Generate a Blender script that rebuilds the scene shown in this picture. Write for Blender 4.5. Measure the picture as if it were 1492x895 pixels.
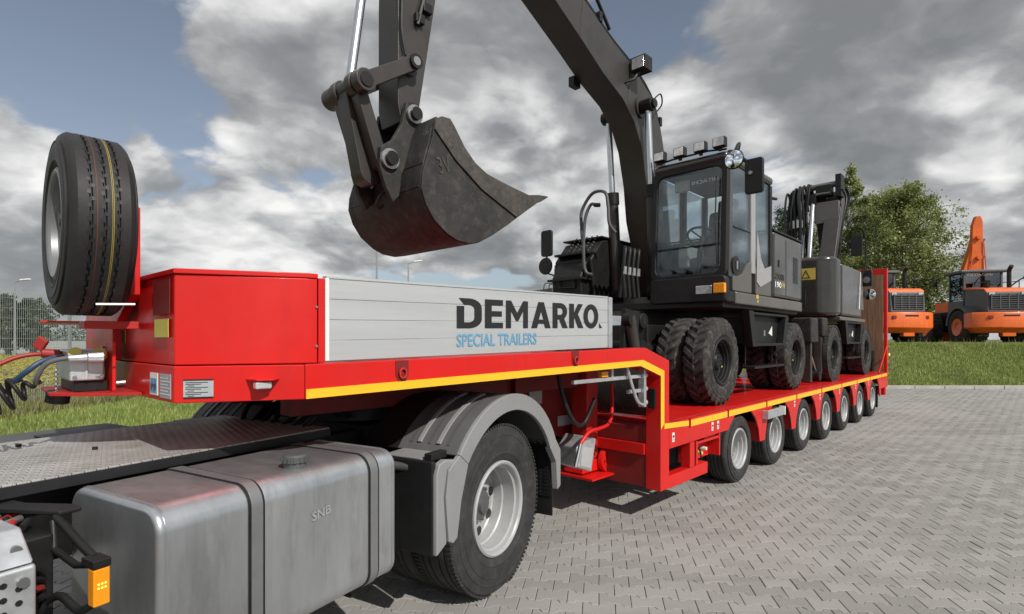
import bpy, bmesh, math, random
import numpy as np
from mathutils import Vector, Matrix
R = math.radians
random.seed(7)
for o in list(bpy.data.objects): bpy.data.objects.remove(o)
S = bpy.context.scene
COL = S.collection

# ---------------------------------------------------------------- camera
CAM_H = 1.65
cd = bpy.data.cameras.new('camera'); cam = bpy.data.objects.new('camera', cd); COL.objects.link(cam)
cd.sensor_width = 36; cd.lens = 36*790/1492; cd.shift_y = 47.5/1492
cd.clip_start = .05; cd.clip_end = 3000
cam.location = (0, 0, CAM_H); cam.rotation_euler = (R(90), 0, 0)
S.camera = cam
# ---------------------------------------------------------------- light
SUN_EL = 40.6; TOSUN = Vector((.61*math.cos(R(SUN_EL)), -.79*math.cos(R(SUN_EL)), math.sin(R(SUN_EL)))).normalized()
sl = bpy.data.lights.new('sun', 'SUN'); sl.energy = 4.3; sl.angle = R(.6); sl.color = (1, .955, .88)
sun = bpy.data.objects.new('sun', sl); COL.objects.link(sun); sun.location = (8, -12, 18)
sun.rotation_euler = TOSUN.to_track_quat('Z', 'Y').to_euler()
S.view_settings.view_transform = 'Standard'; S.view_settings.look = 'None'
S.view_settings.exposure = 0.0; S.view_settings.gamma = 1; S.view_settings.use_curve_mapping = False
# ---------------------------------------------------------------- sky
W = bpy.data.worlds.new('World'); S.world = W; W.use_nodes = True
nt = W.node_tree; nt.nodes.clear()
W.cycles.sampling_method = 'MANUAL'; W.cycles.sample_map_resolution = 512
class NT:
    def __init__(s, nt): s.nt = nt
    def n(s, typ, **kw):
        nd = s.nt.nodes.new(typ)
        for k, v in kw.items():
            if k == 'inp':
                for i, val in v.items():
                    if hasattr(val, 'is_output'): s.nt.links.new(val, nd.inputs[i])
                    else: nd.inputs[i].default_value = val
            else: setattr(nd, k, v)
        return nd
    def m(s, op, a, b=0., c=0., clamp=False):
        nd = s.n('ShaderNodeMath', operation=op, use_clamp=clamp, inp={0: a, 1: b, 2: c}); return nd.outputs[0]
    def vm(s, op, a, b=(0, 0, 0), out=0, sc=None):
        nd = s.n('ShaderNodeVectorMath', operation=op, inp={0: a, 1: b})
        if sc is not None: nd.inputs['Scale'].default_value = sc
        return nd.outputs[out]
    def noise(s, vec, scale, detail=6, rough=.55, dist=0., out=0):
        nd = s.n('ShaderNodeTexNoise', inp={'Vector': vec, 'Scale': scale, 'Detail': detail, 'Roughness': rough, 'Distortion': dist}); return nd.outputs[out]
    def ramp(s, fac, stops, interp='LINEAR'):
        nd = s.n('ShaderNodeValToRGB', inp={0: fac}); e = nd.color_ramp; e.interpolation = interp
        while len(e.elements) < len(stops): e.elements.new(.5)
        for q, (p, c) in zip(e.elements, stops):
            q.position = p; q.color = (c, c, c, 1) if isinstance(c, (int, float)) else (*c, 1)
        return nd.outputs[0]
    def mix(s, fac, a, b, blend='MIX'):
        nd = s.n('ShaderNodeMix', data_type='RGBA', blend_type=blend)
        for i, v in ((0, fac), (6, a), (7, b)):
            if hasattr(v, 'is_output'): s.nt.links.new(v, nd.inputs[i])
            else: nd.inputs[i].default_value = v if i == 0 else (*v, 1)
        return nd.outputs[2]
    def link(s, a, b): s.nt.links.new(a, b)
    def ss(s, v, lo, hi):
        nd = s.n('ShaderNodeMapRange', interpolation_type='SMOOTHSTEP', inp={0: v, 1: lo, 2: hi, 3: 0., 4: 1.}); return nd.outputs[0]
g = NT(nt)
tc = g.n('ShaderNodeTexCoord').outputs['Generated']
dirv = g.vm('NORMALIZE', tc)
sky = g.n('ShaderNodeTexSky', sky_type='NISHITA', sun_disc=False, sun_elevation=R(SUN_EL), sun_rotation=math.atan2(.61, -.79), air_density=1.0, dust_density=1.2, ozone_density=1.0)
skyc = g.mix(1.0, sky.outputs[0], (.090, .099, .104), 'MULTIPLY')
hs = g.n('ShaderNodeHueSaturation', inp={'Saturation': .64, 'Value': .92, 'Color': skyc}).outputs[0]
sp = g.n('ShaderNodeSeparateXYZ', inp={0: dirv})
zz = g.m('ADD', g.m('MAXIMUM', sp.outputs[2], .0), .37)
P = g.n('ShaderNodeCombineXYZ', inp={0: g.m('DIVIDE', sp.outputs[0], zz), 1: g.m('DIVIDE', sp.outputs[1], zz), 2: g.m('MULTIPLY', sp.outputs[2], .9)}).outputs[0]
SEED = (31.5, 12.2, 5.7)
P = g.vm('ADD', P, SEED)
warp = g.noise(P, 1.6, 4, .55, 0, out=1)
Pw = g.vm('ADD', P, g.vm('SCALE', g.vm('SUBTRACT', warp, (.5, .5, .5)), sc=.34))
def puff(vec, sc, det):
    vo = g.n('ShaderNodeTexVoronoi', feature='F1', inp={'Vector': vec, 'Scale': sc, 'Detail': det, 'Roughness': .5}).outputs['Distance']
    return g.m('SUBTRACT', 1., vo)
def cloud(vec, det):
    return g.noise(vec, 1.35, det, .57)
dns = cloud(Pw, 8.)
dn = g.m('ADD', g.m('MULTIPLY', dns, .74), g.m('MULTIPLY', puff(Pw, 2.6, 2.), .24))
big = g.noise(P, .7, 3, .5)
# openings of blue between the clouds
def pdir(u, v):
    return Vector(((u-746)/790, 1, (495-v)/790)).normalized()
holes = None
for u, v, wd, st in ((110, 50, .24, .13), (290, 200, .10, .06), (75, 215, .07, .07), (230, 330, .22, -.09), (420, 90, .20, -.09), (200, 150, .06, -.08), (1015, 270, .18, .15), (960, 40, .13, .16), (1190, 330, .15, .06), (470, 280, .11, .09), (1430, 300, .12, .07), (1330, 120, .5, -.16), (350, 330, .28, -.10), (740, 120, .26, -.12), (20, 330, .10, -.12)):
    d = pdir(u, v)
    dist = g.n('ShaderNodeVectorMath', operation='DISTANCE', inp={0: dirv, 1: d}).outputs['Value']
    h = g.m('MULTIPLY', g.m('SUBTRACT', 1., g.ss(dist, 0., wd*1.55)), st)
    holes = h if holes is None else g.m('ADD', holes, h)
dens = g.m('SUBTRACT', g.m('ADD', dn, g.m('MULTIPLY', big, .26)), holes)
cover = g.ss(dens, .455, .515)
# light from the sun side, darker thick middles
Ps = g.vm('ADD', Pw, (.10, -.13, .02))
dn2 = cloud(Ps, 4.)
lit = g.m('SUBTRACT', dns, dn2)
fine = g.noise(Pw, 4.2, 5, .6)
billow = g.noise(g.vm('ADD', Pw, (9, 4, 2)), 1.5, 5, .55)
base = g.m('ADD', g.m('MULTIPLY', lit, 3.8), g.m('ADD', g.m('MULTIPLY', g.m('SUBTRACT', billow, .5), 2.1), g.m('MULTIPLY', g.m('SUBTRACT', fine, .5), .85)))
thick = g.ss(dens, .52, .78)
val = g.m('ADD', g.m('SUBTRACT', base, g.m('MULTIPLY', thick, .24)), .62)
ccol = g.ramp(val, [(0.0, (.225, .234, .243)), (.26, (.30, .309, .318)), (.48, (.44, .445, .45)), (.70, (.69, .69, .69)), (1.0, (.97, .96, .95))])
low = g.m('SUBTRACT', 1., g.ss(sp.outputs[2], .0, .16))
ccol = g.mix(g.m('MULTIPLY', low, .45), ccol, (.42, .445, .47))
hs = g.mix(g.m('MULTIPLY', low, .9), hs, (.40, .455, .51))
tot = g.mix(g.m('MULTIPLY', cover, .97), hs, ccol)
bg = g.n('ShaderNodeBackground', inp={0: tot, 1: 1.0})
out = g.n('ShaderNodeOutputWorld'); g.link(bg.outputs[0], out.inputs[0])

# ---------------------------------------------------------------- materials
MATS = {}
def mat(name, col, rough=.5, metal=0., var=.12, vs=3., bump=0., bs=60., spec=.5, coat=0., rvar=.1, dirt=0., dirtc=(.12, .10, .08), stretch=(1, 1, 1), col2=None, streak=0.):
    m = bpy.data.materials.new(name); m.use_nodes = True
    t = m.node_tree; t.nodes.clear(); q = NT(t)
    b = q.n('ShaderNodeBsdfPrincipled'); o = q.n('ShaderNodeOutputMaterial'); q.link(b.outputs[0], o.inputs[0])
    co = q.n('ShaderNodeTexCoord').outputs['Object']
    co = q.vm('MULTIPLY', co, stretch)
    n1 = q.noise(co, vs, 6, .6)
    c2 = col2 if col2 else tuple(c*(1+var) for c in col)
    lo = tuple(max(0, c*(1-var)) for c in col)
    c = q.ramp(n1, [(.3, lo), (.7, c2)])
    if dirt:
        n2 = q.noise(co, vs*2.7, 8, .68)
        c = q.mix(q.m('MULTIPLY', q.ss(n2, .47, .74), dirt), c, dirtc)
    if streak:
        cs = q.vm('MULTIPLY', q.n('ShaderNodeTexCoord').outputs['Object'], (9., 9., .7)); n4 = q.noise(cs, 1.6, 6, .65)
        c = q.mix(q.m('MULTIPLY', q.ss(n4, .50, .78), streak), c, tuple(k*.45+.012 for k in col))
    q.link(c, b.inputs['Base Color'])
    n3 = q.noise(co, vs*1.9+1, 5, .6)
    q.link(q.m('ADD', q.m('MULTIPLY', q.m('SUBTRACT', n3, .5), rvar*2), rough, clamp=True), b.inputs['Roughness'])
    b.inputs['Metallic'].default_value = metal; b.inputs['Specular IOR Level'].default_value = spec
    b.inputs['Coat Weight'].default_value = coat; b.inputs['Coat Roughness'].default_value = .08
    if bump:
        bn = q.n('ShaderNodeBump', inp={'Strength': bump, 'Distance': .01, 'Height': q.noise(co, bs, 4, .6)}); q.link(bn.outputs[0], b.inputs['Normal'])
    MATS[name] = m; return m
mat('red_paint', (.585, .010, .008), .38, var=.07, vs=2., spec=.4, coat=.12, bump=.03, bs=70, dirt=.30, dirtc=(.44, .03, .024), rvar=.16, streak=.22)
mat('red_worn', (.42, .015, .012), .5, var=.2, vs=4., dirt=.4, dirtc=(.16, .03, .025), bump=.1, bs=120)
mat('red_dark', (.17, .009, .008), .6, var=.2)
mat('yellow_stripe', (.80, .47, .02), .42, var=.05, bump=.15, bs=160)
mat('yellow_faded', (.55, .47, .10), .5)
mat('aluminium', (.56, .57, .58), .42, .45, var=.05, vs=1.2, stretch=(.6, 1, 9), rvar=.06, dirt=.3, dirtc=(.45, .45, .45), streak=.07)
mat('galvanised', (.55, .57, .59), .42, .65, var=.2, vs=14, dirt=.3, dirtc=(.40, .42, .44))
mat('tank_metal', (.50, .52, .54), .34, .80, var=.16, vs=2.6, stretch=(2.2, 1, .5), bump=.03, bs=26, dirt=.6, dirtc=(.33, .33, .33), rvar=.16, streak=.3)
mat('steel_rim', (.40, .405, .41), .45, .2, var=.08, vs=5, dirt=.35, dirtc=(.25, .24, .225))
mat('rubber', (.030, .030, .031), .74, var=.35, vs=6, bump=.12, bs=70, dirt=.55, dirtc=(.075, .070, .062), rvar=.08, spec=.35)
mat('rubber_new', (.020, .019, .019), .58, var=.3, vs=5, bump=.06, bs=70, dirt=.3, dirtc=(.045, .036, .028), spec=.4)
mat('rubber_dusty', (.034, .033, .032), .85, var=.45, vs=5, bump=.2, bs=50, dirt=.85, dirtc=(.125, .115, .10), spec=.25)
mat('black_plastic', (.012, .012, .0125), .5, spec=.35, var=.25, vs=9, bump=.08, bs=200)
mat('black_metal', (.009, .009, .0095), .48, spec=.35, var=.3, vs=6, dirt=.3, dirtc=(.032, .029, .026))
mat('strap_steel', (.23, .235, .24), .42, .5, var=.1, dirt=.3, dirtc=(.15, .15, .145))
mat('reflection_grey', (.40, .395, .385), .30, .35, var=.06, coat=.3)  # pale grey with reflected light put into the cab side's colour
mat('paint_yellow_dim', (.28, .21, .03), .6)
mat('paint_red_dim', (.13, .03, .02), .6)
mat('grey_plastic', (.235, .24, .245), .55, var=.06, vs=3, bump=.12, bs=260, dirt=.2, dirtc=(.17, .17, .165))
mat('grey_plastic_dark', (.075, .077, .08), .6, var=.12, vs=3, bump=.12, bs=260)
mat('bronze_paint', (.034, .030, .027), .27, .15, var=.15, vs=2, coat=.5, dirt=.35, dirtc=(.060, .054, .048), streak=.3)
mat('bronze_light', (.12, .11, .10), .38, .3, var=.1, vs=2, coat=.2, dirt=.3, dirtc=(.12, .11, .10))
mat('boom_paint', (.043, .039, .036), .38, .1, var=.2, vs=2.2, dirt=.5, dirtc=(.062, .054, .047), bump=.05, bs=50, streak=.35)
mat('worn_steel', (.034, .033, .032), .60, .1, spec=.3, var=.4, vs=4, bump=.25, bs=28, dirt=.7, dirtc=(.085, .080, .074), stretch=(1, 1, 1), rvar=.2)
mat('tooth_steel', (.052, .047, .042), .58, .15, var=.35, vs=9, bump=.35, bs=30, dirt=.6, dirtc=(.135, .108, .085))
mat('chrome', (.60, .62, .64), .34, 1., var=.03, rvar=.05)
mat('bolt_steel', (.38, .38, .38), .35, .8, var=.2)
mat('orange_paint', (.74, .13, .012), .42, var=.14, vs=2, coat=.2, dirt=.45, dirtc=(.40, .09, .025), streak=.35)
mat('rim_dull', (.20, .205, .215), .42, .3, var=.1, dirt=.3, dirtc=(.13, .13, .13))
mat('guard_grey_shaded', (.09, .092, .095), .6, var=.08, vs=3, bump=.12, bs=260, dirt=.3, dirtc=(.16, .155, .15))
mat('cable_grey', (.09, .09, .092), .6)
mat('orange_lamp', (.85, .30, .01), .25, var=.05, coat=.5)
mat('lamp_glass', (.55, .56, .57), .12, .3, var=.3, vs=30, coat=.6)
mat('loader_grey', (.075, .08, .086), .48, var=.15, vs=3, dirt=.3, dirtc=(.13, .12, .11))
mat('white_sticker', (.72, .72, .70), .5, var=.05)
mat('grey_sticker', (.36, .38, .40), .45, var=.1, vs=20)
mat('sticker_yellow', (.52, .38, .07), .5, var=.08)
mat('black_print', (.012, .012, .013), .5, var=.1)
mat('blue_print', (.105, .30, .48), .5, var=.05)
mat('white_print', (.75, .75, .74), .5, var=.03)
mat('green_tape', (.45, .62, .12), .5)
mat('seat_cloth', (.10, .10, .105), .9, var=.2, vs=30)
mat('seat_plastic', (.35, .36, .36), .6, var=.1)
mat('hose_red', (.30, .02, .015), .5); mat('hose_blue', (.02, .055, .11), .5)
mat('bark', (.16, .145, .13), .9, var=.5, vs=9, bump=.5, bs=30)
mat('lamp_pole', (.30, .31, .32), .5, .4)
mat('fence_wire', (.34, .38, .36), .5, .3)
mat('kerb_stone', (.38, .37, .35), .85, var=.15, vs=5, bump=.3, bs=40)

def treadplate():
    m = mat('tread_plate', (.40, .395, .38), .46, .25, var=.25, vs=3, dirt=.7, dirtc=(.27, .24, .20), rvar=.12)
    q = NT(m.node_tree); b = [n for n in m.node_tree.nodes if n.type == 'BSDF_PRINCIPLED'][0]
    co = q.n('ShaderNodeTexCoord').outputs['Object']
    def wv(rot):
        mp = q.n('ShaderNodeMapping', inp={'Vector': co, 'Rotation': (0, 0, R(rot)), 'Scale': (34, 15, 1)})
        sx = q.n('ShaderNodeSeparateXYZ', inp={0: mp.outputs[0]})
        a = q.m('SINE', q.m('MULTIPLY', sx.outputs[0], 3.14)); c = q.m('SINE', q.m('MULTIPLY', sx.outputs[1], 3.14))
        return q.ss(q.m('MULTIPLY', a, c), .45, .7)
    h = q.m('MAXIMUM', wv(45), wv(-45))
    bn = q.n('ShaderNodeBump', inp={'Strength': 1., 'Distance': .006, 'Height': h}); q.link(bn.outputs[0], b.inputs['Normal'])
treadplate()
def wood():
    m = mat('wood_plank', (.235, .135, .075), .72, var=.35, vs=3.2, stretch=(6, 6, .6), bump=.3, bs=9, dirt=.35, dirtc=(.12, .07, .04))
wood()
def glassmat(name, tint, gl=.10, rough=.02, refl=(.9, .95, 1.)):
    m = bpy.data.materials.new(name); m.use_nodes = True; t = m.node_tree; t.nodes.clear(); q = NT(t)
    o = q.n('ShaderNodeOutputMaterial'); tr = q.n('ShaderNodeBsdfTransparent', inp={0: (*tint, 1)})
    gs = q.n('ShaderNodeBsdfGlossy', inp={0: (*refl, 1), 'Roughness': rough})
    lw = q.n('ShaderNodeFresnel', inp={'IOR': 1.5})
    fac = q.m('ADD', q.m('MULTIPLY', lw.outputs[0], .75), gl, clamp=True)
    mx = q.n('ShaderNodeMixShader', inp={0: fac, 1: tr.outputs[0], 2: gs.outputs[0]}); q.link(mx.outputs[0], o.inputs[0])
    MATS[name] = m
glassmat('cab_glass', (.92, .96, .96), .0)
glassmat('side_glass', (.72, .78, .78), .04)
glassmat('loader_glass', (.40, .45, .45), .10)
glassmat('mirror_glass', (.0, .0, .0), 1.0)
def emis(name, col, st):
    m = bpy.data.materials.new(name); m.use_nodes = True; b = m.node_tree.nodes['Principled BSDF']
    b.inputs['Base Color'].default_value = (*col, 1); b.inputs['Emission Color'].default_value = (*col, 1); b.inputs['Emission Strength'].default_value = st
    MATS[name] = m
emis('led_white', (1, .95, .9), 1.4); emis('led_orange', (1, .45, .08), 2.5)

# ---------------------------------------------------------------- mesh helpers
class MB:
    def __init__(s): s.v = []; s.f = []
    def add(s, vs, fs):
        o = len(s.v); s.v += [tuple(p) for p in vs]; s.f += [tuple(i+o for i in q) for q in fs]; return s
    def box(s, x0, x1, y0, y1, z0, z1):
        return s.add([(x0, y0, z0), (x1, y0, z0), (x1, y1, z0), (x0, y1, z0), (x0, y0, z1), (x1, y0, z1), (x1, y1, z1), (x0, y1, z1)],
                     [(3, 2, 1, 0), (4, 5, 6, 7), (0, 1, 5, 4), (1, 2, 6, 5), (2, 3, 7, 6), (3, 0, 4, 7)])
    def obox(s, c, size, rot):
        m = rot.to_matrix() if hasattr(rot, 'to_matrix') else rot; a, b, d = (k/2 for k in size)
        vs = [Vector(c)+m @ Vector(p) for p in ((-a, -b, -d), (a, -b, -d), (a, b, -d), (-a, b, -d), (-a, -b, d), (a, -b, d), (a, b, d), (-a, b, d))]
        return s.add(vs, [(3, 2, 1, 0), (4, 5, 6, 7), (0, 1, 5, 4), (1, 2, 6, 5), (2, 3, 7, 6), (3, 0, 4, 7)])
    def prism(s, poly, plane, a, b):
        n = len(poly)
        ar = sum(poly[i][0]*poly[(i+1) % n][1]-poly[(i+1) % n][0]*poly[i][1] for i in range(n))
        if ar < 0: poly = poly[::-1]
        def pt(p, h):
            return {'xz': (p[0], h, p[1]), 'xy': (p[0], p[1], h), 'yz': (h, p[0], p[1])}[plane]
        lo, hi = min(a, b), max(a, b)
        vs = [pt(p, lo) for p in poly]+[pt(p, hi) for p in poly]
        fs = [tuple(range(n-1, -1, -1)), tuple(range(n, 2*n))]+[(i, (i+1) % n, n+(i+1) % n, n+i) for i in range(n)]
        if plane == 'xz': fs = [q[::-1] for q in fs]
        return s.add(vs, fs)
    def cyl(s, p0, p1, r0, r1=None, n=16, caps=True):
        r1 = r0 if r1 is None else r1; p0 = Vector(p0); p1 = Vector(p1); d = (p1-p0).normalized()
        a = d.orthogonal().normalized(); b = d.cross(a)
        vs = [p0+(a*math.cos(k*2*math.pi/n)+b*math.sin(k*2*math.pi/n))*r0 for k in range(n)]+[p1+(a*math.cos(k*2*math.pi/n)+b*math.sin(k*2*math.pi/n))*r1 for k in range(n)]
        fs = [(i, (i+1) % n, n+(i+1) % n, n+i) for i in range(n)]
        if caps: fs += [tuple(range(n-1, -1, -1)), tuple(range(n, 2*n))]
        return s.add(vs, fs)
    def tube(s, path, r, n=8, caps=True):
        path = [Vector(p) for p in path]; N = len(path); rs = r if isinstance(r, (list, tuple)) else [r]*N
        vs = []; fs = []; up = None
        for i, p in enumerate(path):
            d = (path[min(i+1, N-1)]-path[max(i-1, 0)]).normalized()
            if up is None: up = d.orthogonal().normalized()
            up = (up-d*up.dot(d)); up = up.normalized() if up.length > 1e-6 else d.orthogonal().normalized()
            b = d.cross(up)
            vs += [p+(up*math.cos(k*2*math.pi/n)+b*math.sin(k*2*math.pi/n))*rs[i] for k in range(n)]
        for i in range(N-1):
            fs += [(i*n+k, i*n+(k+1) % n, (i+1)*n+(k+1) % n, (i+1)*n+k) for k in range(n)]
        if caps: fs += [tuple(range(n-1, -1, -1)), tuple(range((N-1)*n, N*n))]
        return s.add(vs, fs)
    def lathe(s, prof, c, ax='y', n=48, closed=True):
        """prof: (radius, height along axis)"""
        vs = []; M = len(prof)
        for k in range(n):
            a = 2*math.pi*k/n; ca, sa = math.cos(a), math.sin(a)
            for r, h in prof:
                p = {'y': (r*ca, h, r*sa), 'x': (h, r*ca, r*sa), 'z': (r*ca, r*sa, h)}[ax]
                vs.append((c[0]+p[0], c[1]+p[1], c[2]+p[2]))
        fs = []
        for k in range(n):
            k2 = (k+1) % n
            for j in range(M if closed else M-1):
                j2 = (j+1) % M
                q = (k*M+j, k*M+j2, k2*M+j2, k2*M+j)
                fs.append(q if ax != 'z' else q[::-1])
        return s.add(vs, fs)
    def build(s, name, material, parent=None, bev=0., smooth=30, seg=2, kind=None):
        me = bpy.data.meshes.new(name); me.from_pydata(s.v, [], s.f); me.update()
        bm = bmesh.new(); bm.from_mesh(me); bmesh.ops.recalc_face_normals(bm, faces=bm.faces); bm.to_mesh(me); bm.free()
        return mkobj(name, me, material, parent, bev, smooth, seg, kind)
def mkobj(name, me, material, parent=None, bev=0., smooth=30, seg=2, kind=None):
    me.materials.append(MATS[material])
    if smooth:
        me.shade_smooth(); me.set_sharp_from_angle(angle=R(smooth))
    o = bpy.data.objects.new(name, me); COL.objects.link(o)
    if parent is not None:
        o.parent = parent
        off = parent.get('_off')
    if bev:
        m = o.modifiers.new('bevel', 'BEVEL'); m.width = bev; m.segments = seg; m.limit_method = 'ANGLE'; m.angle_limit = R(35); m.harden_normals = True
    if kind: o['kind'] = kind
    return o
def tag(o, label=None, cat=None, group=None, kind=None):
    if label: o['label'] = label
    if cat: o['category'] = cat
    if group: o['group'] = group
    if kind: o['kind'] = kind
    return o
def empty(name, loc, rz=0, label=None, cat=None, group=None):
    o = bpy.data.objects.new(name, None); COL.objects.link(o); o.location = loc; o.rotation_euler = (0, 0, rz); o.empty_display_size = .2
    return tag(o, label, cat, group)
def copy_tree(o, parent=None):
    c = o.copy(); COL.objects.link(c)
    if parent is not None: c.parent = parent
    for ch in list(o.children): copy_tree(ch, c)
    return c
def B(name, material, parent, *a, bev=.004, **k):
    m = MB(); m.box(*a); return m.build(name, material, parent, bev=bev, **k)
def PR(name, material, parent, poly, plane, a, b, bev=.004, **k):
    m = MB(); m.prism(poly, plane, a, b); return m.build(name, material, parent, bev=bev, **k)
def CY(name, material, parent, p0, p1, r0, r1=None, n=20, bev=0, **k):
    m = MB(); m.cyl(p0, p1, r0, r1, n); return m.build(name, material, parent, bev=bev, **k)
def TU(name, material, parent, path, r, n=10, **k):
    m = MB(); m.tube(path, r, n); return m.build(name, material, parent, smooth=50, **k)
def catmull(pts, k=6):
    pts = [Vector(p) for p in pts]; out = []
    for i in range(len(pts)-1):
        p0 = pts[max(i-1, 0)]; p1 = pts[i]; p2 = pts[i+1]; p3 = pts[min(i+2, len(pts)-1)]
        for j in range(k):
            t = j/k
            out.append(.5*((2*p1)+(p2-p0)*t+(2*p0-5*p1+4*p2-p3)*t*t+(3*p1-p0-3*p2+p3)*t**3))
    out.append(pts[-1]); return out
def rrect(x0, x1, y0, y1, r, k=5):
    out = []
    for cx, cy, a0 in ((x1-r, y1-r, 0), (x0+r, y1-r, 90), (x0+r, y0+r, 180), (x1-r, y0+r, 270)):
        for j in range(k+1):
            a = R(a0+90*j/k); out.append((cx+r*math.cos(a), cy+r*math.sin(a)))
    return out
def text(name, body, material, parent, origin, xdir, updir, wdt, hgt, bold=.0, thick=.0015):
    cu = bpy.data.curves.new(name, 'FONT'); cu.body = body; cu.size = 1; cu.offset = bold; cu.fill_mode = 'BOTH'; cu.resolution_u = 4
    to = bpy.data.objects.new(name, cu); COL.objects.link(to)
    dg = bpy.context.evaluated_depsgraph_get(); me = bpy.data.meshes.new_from_object(to.evaluated_get(dg))
    bpy.data.objects.remove(to)
    co = np.array([v.co[:] for v in me.vertices]); lo = co.min(0); hi = co.max(0)
    X = Vector(xdir).normalized(); Y = Vector(updir).normalized(); Z = X.cross(Y); O = Vector(origin)
    for v in me.vertices:
        a = (v.co.x-lo[0])/(hi[0]-lo[0])*wdt; b = (v.co.y-lo[1])/(hi[1]-lo[1])*hgt
        v.co = O+X*a+Y*b+Z*thick
    return mkobj(name, me, material, parent, smooth=0)
# frames: x runs back along the vehicle, y to its far side, z up
def frame(t, wc, s0):
    n = Vector((t[1], -t[0])); p = Vector(t)*s0+n*wc
    return Vector((p.x, p.y, 0)), math.atan2(t[1], t[0])
TR_T = (.6885, .7252); TK_T = (.4941, .8694)
def ringmesh(m, outer, inner, plane, a, b):
    """frame between two outlines with the same number of points"""
    n = len(outer)
    def pt(p, h): return {'xz': (p[0], h, p[1]), 'xy': (p[0], p[1], h), 'yz': (h, p[0], p[1])}[plane]
    vs = [pt(p, a) for p in outer]+[pt(p, a) for p in inner]+[pt(p, b) for p in outer]+[pt(p, b) for p in inner]
    fs = []
    for i in range(n):
        j = (i+1) % n
        fs += [(i, j, n+j, n+i), (2*n+i, 3*n+i, 3*n+j, 2*n+j), (i, 2*n+i, 2*n+j, j), (n+i, n+j, 3*n+j, 3*n+i)]
    return m.add(vs, fs)
# ================================================================ ground, paving, grass
TERR_Y = 18.2
def bank(x, y):
    """height of the land"""
    yy = y-.0*x; h = 0
    t = max(0, min(1, (yy-TERR_Y-.15)/4.6)); t = t*t*(3-2*t)
    f = max(0, min(1, (x+2)/6)); h = 1.5*t*f
    return h
def groundmat(name, ca, cb, cc, bs=25):
    m = bpy.data.materials.new(name); m.use_nodes = True; t = m.node_tree; t.nodes.clear(); q = NT(t)
    b = q.n('ShaderNodeBsdfPrincipled', inp={'Roughness': .95}); o = q.n('ShaderNodeOutputMaterial'); q.link(b.outputs[0], o.inputs[0])
    co = q.n('ShaderNodeTexCoord').outputs['Object']
    c = q.ramp(q.noise(co, .35, 8, .65), [(.3, ca), (.5, cb), (.7, cc)])
    c = q.mix(q.m('MULTIPLY', q.ss(q.noise(co, 4., 6, .7), .4, .7), .5), c, tuple(k*.55 for k in cb)); q.link(c, b.inputs['Base Color'])
    bn = q.n('ShaderNodeBump', inp={'Strength': .8, 'Distance': .04, 'Height': q.noise(co, bs, 5, .7)}); q.link(bn.outputs[0], b.inputs['Normal'])
    MATS[name] = m
groundmat('soil_grass', (.075, .10, .028), (.11, .145, .04), (.16, .18, .06))
groundmat('joint_sand', (.095, .089, .08), (.12, .113, .103), (.15, .143, .131), 60)
# land sheet reaching the horizon
xs = [-900, -400, -200, -120, -80, -60, -45, -35, -28, -22, -18, -14, -11, -8, -6, -4, -2, -.5, 1, 2.5, 4, 6, 9, 12, 16, 20, 25, 30, 36, 45, 60, 90, 150, 300, 900]
ys = [-60, -20, -8, -2, 2, 6, 10, 14, 17, 18.2, 18.4, 18.8, 19.3, 19.9, 20.5, 21.1, 21.7, 22.3, 22.9, 23.5, 25, 28, 32, 38, 46, 60, 90, 150, 300, 600, 1200]
vs = [(x, y, bank(x, y)-.06 if not (x > -5.6 and y < TERR_Y) else -.06) for y in ys for x in xs]
nx = len(xs); fs = [(j*nx+i, j*nx+i+1, (j+1)*nx+i+1, (j+1)*nx+i) for j in range(len(ys)-1) for i in range(nx-1)]
m = MB(); m.add(vs, fs); m.build('ground', 'soil_grass', kind='structure')
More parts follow.
